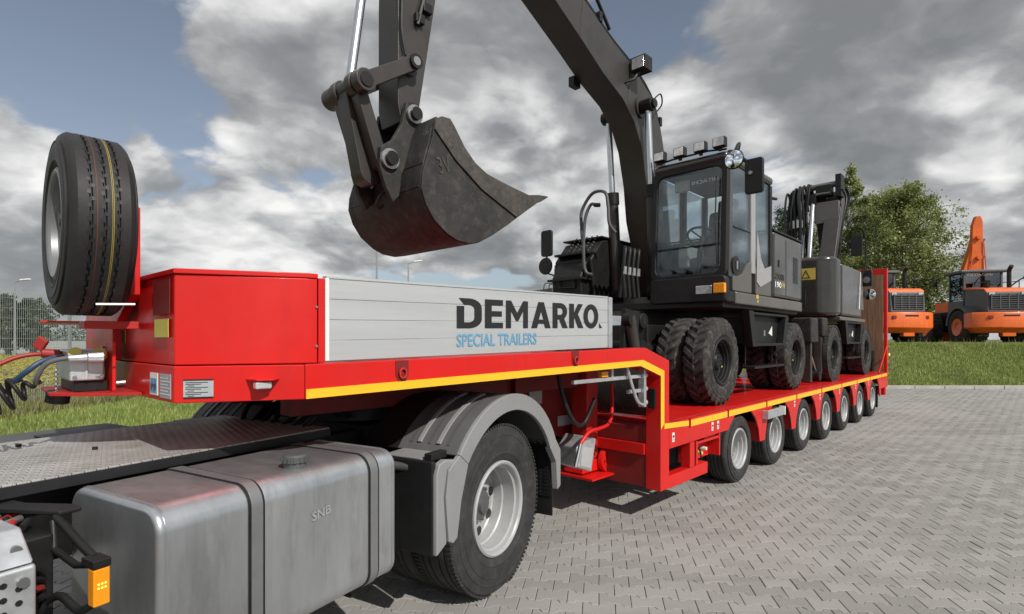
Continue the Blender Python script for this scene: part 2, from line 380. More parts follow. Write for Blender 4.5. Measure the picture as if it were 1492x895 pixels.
# paved yard: a sand bed with interlocking blocks
YAW = math.atan2(.16, 1)
m = MB(); m.add([(-5.6, -12, -.0075), (48, -12, -.0075), (48, TERR_Y, -.0075), (-5.6, TERR_Y, -.0075)], [(0, 1, 2, 3)])
pav = m.build('pavement', 'joint_sand', kind='structure')
def pavermat():
    m = bpy.data.materials.new('paver_concrete'); m.use_nodes = True; t = m.node_tree; t.nodes.clear(); q = NT(t)
    b = q.n('ShaderNodeBsdfPrincipled'); o = q.n('ShaderNodeOutputMaterial'); q.link(b.outputs[0], o.inputs[0])
    geo = q.n('ShaderNodeNewGeometry').outputs['Position']
    rnd = q.n('ShaderNodeAttribute', attribute_name='tone').outputs['Fac']
    oi = q.n('ShaderNodeObjectInfo').outputs['Random']
    r = q.m('FRACT', q.m('ADD', rnd, oi))
    c = q.ramp(r, [(0, (.205, .198, .187)), (.5, (.25, .242, .229)), (1, (.30, .29, .275))])
    wear = q.noise(geo, .22, 6, .6, .6)
    c = q.mix(q.ss(wear, .42, .66), c, (.32, .311, .296))
    c = q.mix(q.m('MULTIPLY', q.ss(q.noise(geo, .55, 7, .7), .52, .75), .38), c, (.20, .185, .17))
    mp = q.n('ShaderNodeMapping', inp={'Vector': geo, 'Rotation': (0, 0, R(-52)), 'Scale': (.16, 2.6, 1)})
    c = q.mix(q.m('MULTIPLY', q.ss(q.noise(mp.outputs[0], 1., 5, .6, .5), .53, .70), .42), c, (.155, .147, .138))
    spot = q.n('ShaderNodeTexVoronoi', inp={'Vector': q.vm('ADD', geo, q.vm('SCALE', q.noise(geo, 3., 3, .5, out=1), sc=.3)), 'Scale': .9}).outputs['Distance']
    c = q.mix(q.m('MULTIPLY', q.m('SUBTRACT', 1., q.ss(spot, .03, .12)), .55), c, (.11, .103, .095))
    c = q.mix(q.m('MULTIPLY', q.ss(q.noise(geo, 3.1, 7, .7), .55, .72), .35), c, (.19, .175, .155))
    sp_ = q.noise(geo, 230, 2, .5); c = q.mix(q.m('MULTIPLY', q.ss(sp_, .42, .68), .32), c, (.47, .46, .44))
    c = q.mix(q.m('MULTIPLY', q.ss(q.noise(geo, 90, 3, .5), .58, .72), .4), c, (.16, .15, .14))
    q.link(c, b.inputs['Base Color']); b.inputs['Roughness'].default_value = .82; b.inputs['Specular IOR Level'].default_value = .35
    bn = q.n('ShaderNodeBump', inp={'Strength': .45, 'Distance': .003, 'Height': q.noise(geo, 170, 4, .7)}); q.link(bn.outputs[0], b.inputs['Normal'])
    MATS['paver_concrete'] = m
pavermat()
LP, WP, DP = .2, .14, .0155
def paver_outline(inset):
    L = LP/2-inset; hw = WP/2-inset
    t = [(-L, hw+DP), (-.060, hw+DP), (-.040, hw-DP), (.040, hw-DP), (.060, hw+DP), (L, hw+DP)]
    return t+[(-x, -y) for x, y in t]
o1 = np.array(paver_outline(.0018)); o2 = np.array(paver_outline(.0052))
NPT = 12
pv = np.vstack([np.c_[o1, np.full(NPT, -.03)], np.c_[o1, np.full(NPT, -.0032)], np.c_[o2, np.zeros(NPT)]])
pf = []
for r_ in (0, 1):
    for i in range(NPT):
        j = (i+1) % NPT; pf.append((r_*NPT+j, r_*NPT+i, (r_+1)*NPT+i, (r_+1)*NPT+j))
# the outline runs clockwise: top faces
top = [[35-i for i in range(12)]]
tq = [(24, 25, 34, 35), (25, 26, 33, 34), (26, 27, 32, 33), (27, 28, 31, 32), (28, 29, 30, 31)]
pf_all = pf+[q[::-1] for q in tq]
pme = bpy.data.meshes.new('paver'); pme.from_pydata(pv.tolist(), [], pf_all)
bm = bmesh.new(); bm.from_mesh(pme); bmesh.ops.recalc_face_normals(bm, faces=bm.faces)
if sum(f.normal.z for f in bm.faces if abs(f.normal.z) > .9) < 0: bmesh.ops.reverse_faces(bm, faces=bm.faces)
bm.to_mesh(pme); bm.free(); pme.materials.append(MATS['paver_concrete'])
pfaces = np.array([list(p.vertices) for p in pme.polygons])
ex = Vector((math.cos(YAW), -math.sin(YAW), 0)); ey = Vector((math.sin(YAW), math.cos(YAW), 0))
rng = np.random.default_rng(3)
cells = []
for j in range(10, 150):
    for i in range(-60, 290):
        a = (i+.5*(j % 2))*LP; b_ = j*WP
        x = ex.x*a+ey.x*b_; y = ex.y*a+ey.y*b_
        if y < 2.2 or y > TERR_Y-.16 or x < -5.5 or x > y*1.22+2.4: continue
        cells.append((x, y))
cells = np.array(cells)
# those that show largest and are in view: nearest ones right of the drive wheel
u_ = 746+790*cells[:, 0]/cells[:, 1]; v_ = 495+790*1.65/cells[:, 1]
vis = (v_ < 905) & (u_ < 1500) & (u_ > 560) & ((u_ > 790) | (v_ > 870-.55*(u_-560)+60)) & ~((u_ < 960) & (v_ < 735))
order = np.argsort(np.where(vis, cells[:, 1], 1e9))[:290]
ismain = np.zeros(len(cells), bool); ismain[order] = True
hz = rng.normal(0, .0011, len(cells)); tlt = rng.normal(0, .006, (len(cells), 2)); yw = rng.normal(0, .006, len(cells))
for k in order:
    o = bpy.data.objects.new('paver', pme); COL.objects.link(o); o.parent = pav
    o.location = (cells[k, 0], cells[k, 1], hz[k]); o.rotation_euler = (tlt[k, 0], tlt[k, 1], -YAW+yw[k])
rest = np.where(~ismain)[0]; n = len(rest)
th = -YAW+yw[rest]; ca, sa = np.cos(th)[:, None], np.sin(th)[:, None]
px, py, pz = pv[:, 0][None], pv[:, 1][None], pv[:, 2][None]
allv = np.stack([ca*px-sa*py+cells[rest, 0][:, None], sa*px+ca*py+cells[rest, 1][:, None], pz+hz[rest][:, None]+px*tlt[rest, 0][:, None]+py*tlt[rest, 1][:, None]], -1).reshape(-1, 3)
allf = (pfaces[None]+(np.arange(n)*len(pv))[:, None, None]).reshape(-1, 4)
def bigmesh(name, v, f, material, parent=None, attr=None, smooth=False, kind='stuff'):
    me = bpy.data.meshes.new(name); k = f.shape[1]
    me.vertices.add(len(v)); me.vertices.foreach_set('co', v.astype(np.float32).ravel())
    me.loops.add(f.size); me.loops.foreach_set('vertex_index', f.astype(np.int32).ravel())
    me.polygons.add(len(f)); me.polygons.foreach_set('loop_start', np.arange(0, f.size, k, dtype=np.int32))
    if attr is not None:
        at = me.attributes.new('tone', 'FLOAT', 'FACE'); at.data.foreach_set('value', attr.astype(np.float32))
    me.update(); me.validate(); me.shade_flat()
    me.materials.append(MATS[material]); o = bpy.data.objects.new(name, me); COL.objects.link(o)
    if parent is not None: o.parent = parent
    if kind: o['kind'] = kind
    return o
bigmesh('paver_field', allv, allf, 'paver_concrete', pav, np.repeat(rng.random(n), len(pfaces)))
# kerb along the far edge
kl = empty('kerb', (20, TERR_Y, 0), 0); kl['kind'] = 'structure'
for i in range(44):
    m = MB(); m.box(-.49, .49, -.06, .06, -.05, .11); o = m.build('kerb_stone', 'kerb_stone', kl, bev=.012); o.location = (-22+i, .02+random.uniform(-.006, .006), random.uniform(-.006, .006))
# grass blades
def leafmat(name, cols, trans=.35, rough=.6):
    m = bpy.data.materials.new(name); m.use_nodes = True; t = m.node_tree; t.nodes.clear(); q = NT(t)
    o = q.n('ShaderNodeOutputMaterial'); rnd = q.n('ShaderNodeAttribute', attribute_name='tone').outputs['Fac']
    c = q.ramp(rnd, [(i/(len(cols)-1), k) for i, k in enumerate(cols)])
    geo = q.n('ShaderNodeNewGeometry').outputs['Position']
    c = q.mix(q.m('MULTIPLY', q.ss(q.noise(geo, .7, 5, .6), .4, .7), .5), c, tuple(k*.62 for k in cols[0]))
    d = q.n('ShaderNodeBsdfDiffuse', inp={0: c}); tr = q.n('ShaderNodeBsdfTranslucent', inp={0: c})
    mx = q.n('ShaderNodeMixShader', inp={0: trans, 1: d.outputs[0], 2: tr.outputs[0]})
    gl = q.n('ShaderNodeBsdfGlossy', inp={'Roughness': .5}); m2 = q.n('ShaderNodeMixShader', inp={0: .05, 1: mx.outputs[0], 2: gl.outputs[0]})
    q.link(m2.outputs[0], o.inputs[0]); MATS[name] = m
leafmat('grass_blade', [(.15, .23, .04), (.24, .33, .065), (.34, .40, .10), (.45, .43, .17)])
leafmat('tall_grass', [(.14, .17, .045), (.21, .23, .075), (.31, .29, .12), (.38, .33, .17)])
leafmat('yellow_flower', [(.55, .42, .02), (.62, .50, .03), (.45, .36, .03)])
leafmat('birch_leaf', [(.12, .16, .04), (.21, .255, .07), (.31, .35, .115), (.42, .43, .18)], .5)
leafmat('dark_leaf', [(.035, .052, .02), (.055, .08, .03), (.09, .115, .045)], .35)
def blades(name, xr, yr, n, h, wd, material, label, cat, keep=None, seed=1, lean=.5, z0=0.):
    r = np.random.default_rng(seed)
    x = r.uniform(*xr, n); y = r.uniform(*yr, n)
    if keep is not None:
        k = keep(x, y); x, y = x[k], y[k]
    n = len(x); z = np.array([bank(a, b) for a, b in zip(x, y)])-.06+z0
    hh = h*r.uniform(.4, 1.25, n); a = r.uniform(0, 2*np.pi, n); w = wd*r.uniform(.6, 1.4, n); ln = lean*hh*r.uniform(0, 1, n); b = r.uniform(0, 2*np.pi, n)
    v = np.empty((n, 3, 3)); v[:, 0] = np.c_[x-np.cos(a)*w, y-np.sin(a)*w, z]; v[:, 1] = np.c_[x+np.cos(a)*w, y+np.sin(a)*w, z]; v[:, 2] = np.c_[x+np.cos(b)*ln, y+np.sin(b)*ln, z+hh]
    f = np.arange(n*3).reshape(-1, 3)
    o = bigmesh(name, v.reshape(-1, 3), f, material, None, r.random(n)); return tag(o, label, cat)
blades('bank_tufts', (8, 34), (18.5, 24.5), 1800, .30, .012, 'tall_grass', 'scattered taller dry grass and weeds on the bank', 'grass', seed=22)
blades('bank_grass', (3, 36), (18.28, 24.5), 190000, .10, .013, 'grass_blade', 'short green grass on the bank below the orange loaders', 'grass', seed=2)
blades('verge_grass', (-13.0, -5.6), (3.5, 22), 75000, .11, .011, 'grass_blade', 'mown grass strip between the paving and the wire fence', 'grass', keep=lambda x, y: (x/y > -1.6), seed=3)
blades('meadow_grass', (-60, -11.3), (8, 55), 60000, .5, .03, 'tall_grass', 'tall meadow grass behind the wire fence', 'grass', keep=lambda x, y: (x/y > -1.15) & (x/y < -.5), seed=4)
blades('weedy_grass', (-12.2, -10.6), (9, 24), 16000, .38, .012, 'tall_grass', 'rough dry grass growing along the foot of the wire fence', 'grass', seed=14)
def flowers():
    r = np.random.default_rng(6); n = 70000
    x = r.uniform(-46, -12, n); y = r.uniform(11, 44, n); k = (x/y > -1.15) & (x/y < -.5)
    k &= (np.sin(x*.23+y*.31)+np.sin(y*.17-x*.05+1)+r.normal(0, .5, n)) > .1
    x, y = x[k], y[k]; n = len(x); z = r.uniform(.35, .7, n); s_ = r.uniform(.035, .085, n)
    v = np.empty((n, 4, 3)); ph = r.uniform(0, 6.28, n); tl = r.uniform(-.5, .5, n)
    for i in range(4):
        a = ph+i*np.pi/2; v[:, i] = np.c_[x+np.cos(a)*s_, y+np.sin(a)*s_, z+np.sin(a)*s_*tl-.06]
    o = bigmesh('meadow_flowers', v.reshape(-1, 3), np.arange(n*4).reshape(-1, 4), 'yellow_flower', None, r.random(n)); tag(o, 'yellow wild flowers in the meadow behind the fence', 'flowers')
flowers()
# ================================================================ wheels
def tyre_prof(ro, ri, w, groove=(), gd=.012, sh=.03):
    """closed profile (radius, y) of a tyre, outer face at y=0 going to y=w"""
    p = [(ri, .03), (ri+.012, .012), (ri+.03, .004), (ri+(ro-ri)*.22, -.006), (ri+(ro-ri)*.24, -.010), (ri+(ro-ri)*.27, -.010), (ri+(ro-ri)*.28, -.008), (ri+(ro-ri)*.50, -.013), (ri+(ro-ri)*.55, -.013), (ri+(ro-ri)*.56, -.010), (ri+(ro-ri)*.70, -.006), (ri+(ro-ri)*.71, -.008), (ri+(ro-ri)*.73, -.008), (ri+(ro-ri)*.74, -.004), (ro-.045, .002), (ro-.02, .006), (ro-.008, .018)]
    q = []
    for g_ in groove:
        q += [(ro, g_-.007), (ro-gd, g_-.004), (ro-gd, g_+.004), (ro, g_+.007)]
    p += [(ro, .03)]+q+[(ro, w-.03)]
    p += [(r, w-y) for r, y in p[:17][::-1]]
    return p
def rim_prof(ri, w, dish, hubr):
    """shell of a disc wheel: flange at y=0, dished in by dish, hub hole closed"""
    return [(ri+.012, .022), (ri+.010, .002), (ri-.002, -.006), (ri-.014, .0), (ri-.020, .010), (ri-.024, .035), (ri-.038, .042), (ri-.042, dish*.60), (ri-.050, dish*.64), (ri-.052, dish*.96), (ri-.060, dish), (hubr+.02, dish-.02), (hubr, dish-.024), (0.0, dish-.024), (0.0, dish+.03), (ri-.05, dish+.05), (ri-.03, w*.55), (ri+.012, w*.55)]
def wheel_nuts(m, r, n, y0, y1, rad):
    for k in range(n):
        a = 2*math.pi*k/n+.1; m.cyl((r*math.cos(a), y0, r*math.sin(a)), (r*math.cos(a), y1, r*math.sin(a)), rad, rad*.85, 6)
def discs(m, r, n, y, rad, a0=0., nn=12):
    for k in range(n):
        a = 2*math.pi*k/n+a0; c = (r*math.cos(a), r*math.sin(a)); m.cyl((c[0], y, c[1]), (c[0], y+.006, c[1]), rad, rad, nn)

# ================================================================ trailer
loc, yaw = frame(TR_T, -3.645, 7.0)
trailer = empty('low_loader_trailer', loc, yaw, 'long red low loader trailer with seven axle lines carrying two excavators', 'trailer')
def TX(o): o.location.x -= 7.0; return o
T0 = set(bpy.data.objects)
NE, FA = -1.275, 1.275
beam = [(1.137, 1.379), (4.08, 1.425), (4.425, 1.325), (4.425, .29), (4.585, .29), (4.585, 1.458), (4.165, 1.58), (1.137, 1.538)]
PR('side_beam', 'red_paint', trailer, beam, 'xz', NE, NE+.15, bev=.006)
PR('side_beam', 'red_paint', trailer, beam, 'xz', FA-.15, FA, bev=.006)
plan = [(1.135, NE), (.679, -1.025), (.655, -.5), (.655, .5), (.679, 1.025), (1.135, FA)]
plan2 = [(1.30, NE+.16), (1.135, NE)]+plan[1:-1]+[(1.135, FA), (1.30, FA-.16)]
PR('front_skirt', 'red_paint', trailer, [(1.1345, NE), (.679, -1.025), (.655, -.5), (.655, .5), (.679, 1.025), (1.1345, FA)], 'xy', 1.379, 1.537, bev=.005)
PR('neck_deck', 'red_worn', trailer, [(1.14, NE+.152), (4.5, NE+.152), (4.5, FA-.152), (1.14, FA-.152)], 'xy', 1.47, 1.53)
# tool box on the neck front
tb = PR('tool_box', 'red_paint', trailer, [(1.145, NE+.004), (.683, -1.02), (.662, -.5), (.662, .5), (.683, 1.02), (1.145, FA-.004), (1.197, FA-.004), (1.197, NE+.004)], 'xy', 1.541, 1.93, bev=.006)
m = MB(); m.prism([(1.199, NE), (1.15, NE-.002), (.676, -1.03), (.652, -.5), (.652, .5), (.676, 1.03), (1.15, FA+.002), (1.199, FA)], 'xy', 1.931, 1.953); m.build('box_lid', 'red_paint', tb, bev=.004)
B('corner_post', 'red_paint', trailer, 1.203, 1.236, NE+.006, NE+.09, 1.541, 1.935)
B('corner_post', 'red_paint', trailer, 1.203, 1.236, FA-.09, FA-.006, 1.541, 1.935)
for z in (1.62, 1.80): CY('hinge_pin', 'bolt_steel', tb, (1.19, NE-.003, z), (1.19, NE+.004, z), .006, n=8)
# drop side boards: extruded planks
def board(y, sg):
    root = None
    x0, x1 = 1.243, 3.60
    for k in range(4):
        z0 = 1.548+k*.0975
        m = MB()
        def zt(x): return .0165*(x-x0)
        a0, a1 = z0, z0+.0972
        poly = [(x0, a0+.0008+zt(x0)), (x1, a0+.0008+zt(x1)), (x1, a1-.0004+zt(x1)), (x0, a1-.0004+zt(x0))]
        m.prism(poly, 'xz', y, y+sg*.028)
        if root is None: root = m.build('side_board', 'aluminium', trailer, bev=.0018)
        else: m.build('plank', 'aluminium', root, bev=.0018)
    m = MB(); m.prism([(x0, 1.937), (x1, 1.937+.0165*(x1-x0)), (x1, 1.949+.0165*(x1-x0)), (x0, 1.949)], 'xz', y-sg*.004, y+sg*.034); m.build('top_rail', 'aluminium', root, bev=.002)
    m = MB(); m.box(x0-.006, x0+.014, min(y-sg*.006, y+sg*.034), max(y-sg*.006, y+sg*.034), 1.55, 1.938); m.build('end_cap', 'white_sticker', root, bev=.002)
    m = MB(); m.box(x1+.002, x1+.052, min(y-sg*.010, y+sg*.05), max(y-sg*.010, y+sg*.05), 1.585, 1.982); m.build('stake_post', 'galvanised', root, bev=.004)
    return root
bd = board(NE+.012, 1); board(FA-.012, -1)
# lettering on the near board
def glyphs(parent, x0, z0, wdt, h, y):
    st = .22
    def arc(cx, cy, rx, ry, a0, a1, k=10): return [(cx+rx*math.cos(R(a0+(a1-a0)*i/k)), cy+ry*math.sin(R(a0+(a1-a0)*i/k))) for i in range(k+1)]
    G = []   # (list of quads strips) in unit height, advance
    def strip(o, i): return [('ring', o, i)]
    E_ = [[(0, 0), (.60, 0), (.60, .2), (st, .2), (st, .41), (.56, .41), (.56, .60), (st, .60), (st, .8), (.60, .8), (.60, 1), (0, 1)]]
    M_ = [[(0, 0), (.18, 0), (.18, .62), (.36, .26), (.44, .26), (.62, .62), (.62, 0), (.80, 0), (.80, 1), (.62, 1), (.40, .56), (.18, 1), (0, 1)]]
    K_ = [[(0, 0), (st, 0), (st, 1), (0, 1)], [(.24, .50), (.37, .66), (.64, 0), (.40, 0)], [(.24, .50), (.36, .64), (.41, 1), (.64, 1), (.37, .42), (.30, .38)]]
    K_ = [[(0, 0), (st, 0), (st, .36), (.24, .42), (.41, 0), (.66, 0), (.40, .58), (.64, 1), (.40, 1), (st, .64), (st, 1), (0, 1)]]
    do = [(.0, 0)]+arc(.36, .32, .40, .32, -90, 0)+arc(.36, .68, .40, .32, 0, 90)+[(.06, 1), (.22, .78)]+arc(.34, .64, .19, .14, 90, 0)+arc(.34, .36, .19, .16, 0, -90)+[(.22, .2), (.22, .74), (0, .74)]
    ai = [(.30, .33), (.48, .33), (.39, .64)]
    A_ = [[(0, 0), (.225, 0), (.28, .17), (.50, .17), (.555, 0), (.78, 0), (.50, 1), (.28, 1)]]
    ro = [(0, 0), (.21, 0), (.21, .34), (.28, .34), (.42, 0), (.66, 0), (.50, .38)]+arc(.34, .67, .29, .33, -35, 90)+[(0, 1)]
    ri = [(.21, .53), (.33, .53)]+arc(.33, .665, .10, .135, -90, 90, 6)+[(.21, .80)]
    oo = arc(.35, .5, .37, .52, 0, 360, 28)[:-1]; oi = arc(.35, .5, .16, .30, 0, 360, 28)[:-1]
    letters = [([do], [], .86), (E_, [], .70), (M_, [], .92), (A_, [ai], .86), ([ro], [ri], .72), (K_, [], .68), ([oo], [oi], .76), ([[(.0, 0), (.16, 0), (0, .22)]], [], .16)]
    tot = sum(l[2] for l in letters); x = 0
    for outs, ins, adv in letters:
        cu = bpy.data.curves.new('letter', 'CURVE'); cu.dimensions = '2D'; cu.fill_mode = 'BOTH'
        for pl in outs+ins:
            s_ = cu.splines.new('POLY'); s_.points.add(len(pl)-1); s_.use_cyclic_u = True
            for p_, (a, b) in zip(s_.points, pl): p_.co = (a+x, b, 0, 1)
        to = bpy.data.objects.new('letter', cu); COL.objects.link(to)
        me = bpy.data.meshes.new_from_object(to.evaluated_get(bpy.context.evaluated_depsgraph_get())); bpy.data.objects.remove(to)
        for v in me.vertices: v.co = (x0+v.co.x/tot*wdt, y, z0+v.co.y*h+.0165*v.co.x/tot*wdt)
        o = mkobj('letter', me, 'black_print', parent, smooth=0)
        x += adv
glyphs(bd, 2.045, 1.715, 1.475, .176, NE+.0095)
text('lettering', 'SPECIAL TRAILERS', 'blue_print', bd, (2.045, NE+.010, 1.607), (1, 0, .0165), (0, 0, 1), .70, .075, bold=.012)
# reflective stripe of the neck, in proud strips
def stripy(poly, name='reflector_stripe'):
    PR(name, 'yellow_stripe', trailer, poly, 'xz', NE-.003, NE-.0005, bev=0)
stripy([(1.14, 1.381), (4.075, 1.427), (4.118, 1.476), (1.14, 1.424)])
stripy([(4.0755, 1.427), (4.42, 1.327), (4.49, 1.369), (4.1185, 1.476)])
stripy([(4.424, 1.326), (4.424, .845), (4.487, .893), (4.487, 1.368)])
# lashing pockets
def pocket(x, z, sc=1.):
    m = MB(); prof = [(x-.035*sc, z+.045*sc), (x+.035*sc, z+.045*sc), (x+.035*sc, z-.02*sc), (x+.02*sc, z-.05*sc), (x-.02*sc, z-.05*sc), (x-.035*sc, z-.02*sc)]
    m.prism(prof, 'xz', NE-.004, NE-.001); o = m.build('lashing_point', 'red_dark', trailer)
    m = MB(); m.tube([(x+.018*sc*math.cos(a), NE-.012, z-.016+.022*sc*math.sin(a)) for a in [k*math.pi/6 for k in range(13)]], .006*sc, 6); m.build('ring', 'red_worn', o, smooth=60)
for x, z in ((1.66, 1.49), (3.16, 1.515)): pocket(x, z, 1.15)
# ---- low bed
WX = [6.375+1.2425*k for k in range(7)]
notch = [5.0, 5.93, 7.142, 8.37, 9.66, 10.95, 12.14, 13.35, 14.55]
arch = [(-.535, .40), (-.49, .56), (-.40, .70), (-.26, .795), (-.09, .838), (.09, .838), (.26, .795), (.40, .70), (.49, .56), (.535, .40)]
def bed_side(y, sg):
    edges = [4.586, 5.66]+[(WX[k]+WX[k+1])/2 for k in range(6)]+[WX[6]+.68, 15.30]
    for i in range(len(edges)-1):
        a, b = edges[i]+.001, edges[i+1]-.001
        low = []
        inwh = [w for w in WX if a-.05 < w < b+.05]
        if inwh:
            w = inwh[0]; pts = [(w+px_, pz_) for px_, pz_ in arch]
            if i == 1: pts = [(w-.44, .66)]+pts[2:]; low = [(a, .66)]+pts
            else: low = [(a, .40)]+pts
            low += [(b, low[-1][1])]
        else: low = [(a, .65 if i == 0 else .55), (b, .66 if i == 0 else .55)]
        topz = .884; tp = []
        for q in sorted([q for q in notch if a+.03 < q < b-.03], reverse=True):
            tp += [(q+.022, topz), (q+.022, .81), (q+.010, .79), (q-.010, .79), (q-.022, .81), (q-.022, topz)]
        poly = low+[(b, topz)]+tp+[(a, topz)]
        PR('bed_panel', 'red_paint', trailer, poly, 'xz', y, y+sg*.02, bev=.002)
        if inwh:   # gusset below each tip
            w = inwh[0]
            if i < 7:
                m = MB(); m.prism([(b-.075, .398), (b, .398), (b, .64), (b-.12, .64)], 'xz', y+sg*.03, y+sg*.20); m.build('wheel_guard', 'red_worn', trailer, bev=.003)
bed_side(NE, 1); bed_side(FA, -1)
xs_ = [4.49]+notch+[15.25]
for i in range(len(xs_)-1):
    a = xs_[i]+(.024 if i else 0); b = xs_[i+1]-.024
    stripy([(a, .806 if i else .845), (b, .806 if i else .818), (b, .868), (a, .868 if i else .893)])
B('deck', 'red_worn', trailer, 4.587, 15.3, NE+.021, FA-.021, .82, .883, bev=0)
for k in range(14):
    x = 4.62+k*.76
    B('deck_plate', 'red_paint', trailer, x, x+.75, NE+.06, FA-.06, .884, .8895, bev=.002)
for x in (4.66, 5.52, 5.66, 8.27, 9.56, 10.8, 12.03, 13.2):
    o = B('lashing_label', 'white_sticker', trailer, x-.022, x+.022, NE-.003, NE-.0005, .705, .79, bev=0)
    B('print', 'black_print', o, x-.014, x+.014, NE-.0045, NE-.0032, .745, .765, bev=0); B('print', 'grey_sticker', o, x-.014, x+.014, NE-.0045, NE-.0032, .715, .735, bev=0)
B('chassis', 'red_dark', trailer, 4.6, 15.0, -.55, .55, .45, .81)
# front frame below the neck
B('frame_rail', 'red_paint', trailer, 4.587, 5.42, NE+.005, NE+.10, .285, .40, bev=.004)
B('frame_post', 'red_paint', trailer, 5.02, 5.12, NE+.006, NE+.10, .402, .648, bev=.004)
B('frame_back', 'black_metal', trailer, 4.587, 5.6, NE+.45, NE+.47, .30, .648)
B('frame_cross', 'red_dark', trailer, 4.43, 4.58, NE+.152, FA-.152, .30, .62)  # dark red here paints in the shade below the neck
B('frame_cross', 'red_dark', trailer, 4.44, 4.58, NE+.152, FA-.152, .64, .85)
o = B('valve_bracket', 'red_paint', trailer, 5.16, 5.20, NE+.008, NE+.2, .402, .64); 
B('valve_plate', 'red_paint', trailer, 5.202, 5.74, NE+.14, NE+.155, .40, .655, bev=.003)
B('bracket_end', 'red_paint', trailer, 5.742, 5.77, NE+.02, NE+.2, .41, .656, bev=.003)
B('bracket_shelf', 'red_paint', trailer, 5.202, 5.74, NE+.02, NE+.138, .60, .625, bev=.003)
CY('pipe_coupling', 'red_worn', trailer, (5.40, NE+.05, .64), (5.66, NE+.05, .645), .022, n=12)
for x, z, c in ((5.28, .50, 'green_tape'), (5.36, .53, 'bolt_steel'), (5.46, .47, 'green_tape'), (5.56, .50, 'white_sticker'), (5.34, .46, 'black_metal')):
    CY('valve', c, trailer, (x, NE+.138, z), (x, NE+.08, z), .022, .018, n=10)
TU('valve_lever', 'black_metal', trailer, [(5.36, NE+.08, .55), (5.365, NE+.06, .50), (5.375, NE+.05, .42)], .008, 6)
B('marker_lamp', 'orange_lamp', trailer, 4.84, 4.92, NE+.30, NE+.34, .57, .61)
for k in range(5): TU('air_line', 'black_plastic', trailer, catmull([(4.62+.05*k, NE+.32, .44+.03*k), (4.78+.04*k, NE+.27, .42), (4.95, NE+.31, .47-.02*k), (5.0+.02*k, NE+.35, .60)]), .009, 6)
# extendable galvanised bracket over the second wheel
B('pull_out_bracket', 'galvanised', trailer, 6.98, 7.60, NE-.075, NE-.045, .672, .775, bev=.003)
B('bracket_tip', 'white_sticker', trailer, 7.601, 7.62, NE-.080, NE-.002, .668, .780, bev=.002)
B('bracket_arm', 'galvanised', trailer, 6.98, 7.02, NE-.044, NE-.001, .672, .775, bev=.003)
# wheels
def trailer_wheel(x, y, sg):
    m = MB(); m.lathe([(.0, .085), (.075, .085), (.08, .10), (.08, .2), (0, .2)], (0, 0, 0), 'y', 24, closed=False); wheel_nuts(m, .088, 8, .105, .085, .011)
    wob = m.build('wheel', 'bolt_steel', trailer)
    m = MB(); m.lathe(tyre_prof(.392, .228, .245, (.06, .10, .145, .185), .013), (0, 0, 0), 'y', 64); m.build('tyre', 'rubber', wob, smooth=35)
    m = MB(); m.lathe(tyre_prof(.392, .228, .245, (.06, .10, .145, .185), .013), (0, .285, 0), 'y', 48); m.build('tyre', 'rubber', wob, smooth=35)
    m = MB(); m.lathe(rim_prof(.228, .25, .135, .085), (0, 0, 0), 'y', 56); rm = m.build('rim', 'steel_rim', wob, smooth=18)
    m = MB(); discs(m, .145, 8, .118, .017); m.build('hand_hole', 'black_metal', rm)
    wob.location = (x, y, .385)
    return wob
wh = trailer_wheel(WX[0], NE+.045, 1)
WH = [wh]
for k in range(1, 7):
    c = copy_tree(wh); c.location = (WX[k], NE+.045, .385); c.rotation_euler = (0, random.uniform(0, 6), 0); WH.append(c)
for k in range(7):
    c = copy_tree(wh); c.location = (WX[k], FA-.045, .385); c.rotation_euler = (0, random.uniform(0, 6), math.pi); WH.append(c)
for k in range(7): CY('axle', 'black_metal', trailer, (WX[k], -.7, .40), (WX[k], .7, .40), .06)
B('mud_flap', 'black_plastic', trailer, 14.44, 14.46, NE+.05, NE+.48, .13, .62, bev=0)
B('mud_flap', 'black_plastic', trailer, 14.44, 14.46, FA-.48, FA-.05, .13, .62, bev=0)
B('tail_lamp_box', 'red_paint', trailer, 15.10, 15.29, NE+.022, NE+.16, .36, .80, bev=.006)
CY('marker_lamp', 'led_orange', trailer, (15.36, NE-.02, 1.30), (15.36, NE-.035, 1.30), .03, n=12)
# ramps folded up at the rear
def ramp(y0, y1):
    root = B('ramp', 'red_paint', trailer, 15.42, 15.54, y0, y0+.07, .80, 3.34, bev=.006)
    B('ramp_frame', 'red_paint', root, 15.42, 15.54, y1-.07, y1, .80, 3.34, bev=.006)
    B('ramp_frame', 'red_paint', root, 15.42, 15.54, y0+.072, y1-.072, 3.20, 3.34, bev=.006)
    n = 5; w = (y1-y0-.15)/n
    for k in range(n):
        a = y0+.075+k*w; B('plank', 'wood_plank', root, 15.405, 15.45, a+.003, a+w-.003, .85, 3.195, bev=.003)
    return root
ramp(NE+.03, -.30); ramp(.30, FA-.03)
B('rear_beam', 'red_paint', trailer, 15.31, 15.405, NE+.02, FA-.02, .60, .86, bev=.006)
B('rear_box', 'black_metal', trailer, 15.2, 15.38, NE+.28, NE+.42, .895, 1.38)
TU('ramp_strut', 'red_paint', trailer, [(14.55, NE+.05, .90), (15.36, NE+.02, 1.52)], .016, 8)
for k in range(5): CY('lashing_hook', 'bolt_steel', trailer, (15.56, NE-.03, .95+k*.12), (15.56, NE-.055, .95+k*.12), .016, n=8)
TU('chain', 'bolt_steel', trailer, catmull([(15.56, NE-.04, 1.45), (15.58, NE-.05, 1.2), (15.57, NE-.04, .92)]), .008, 5)
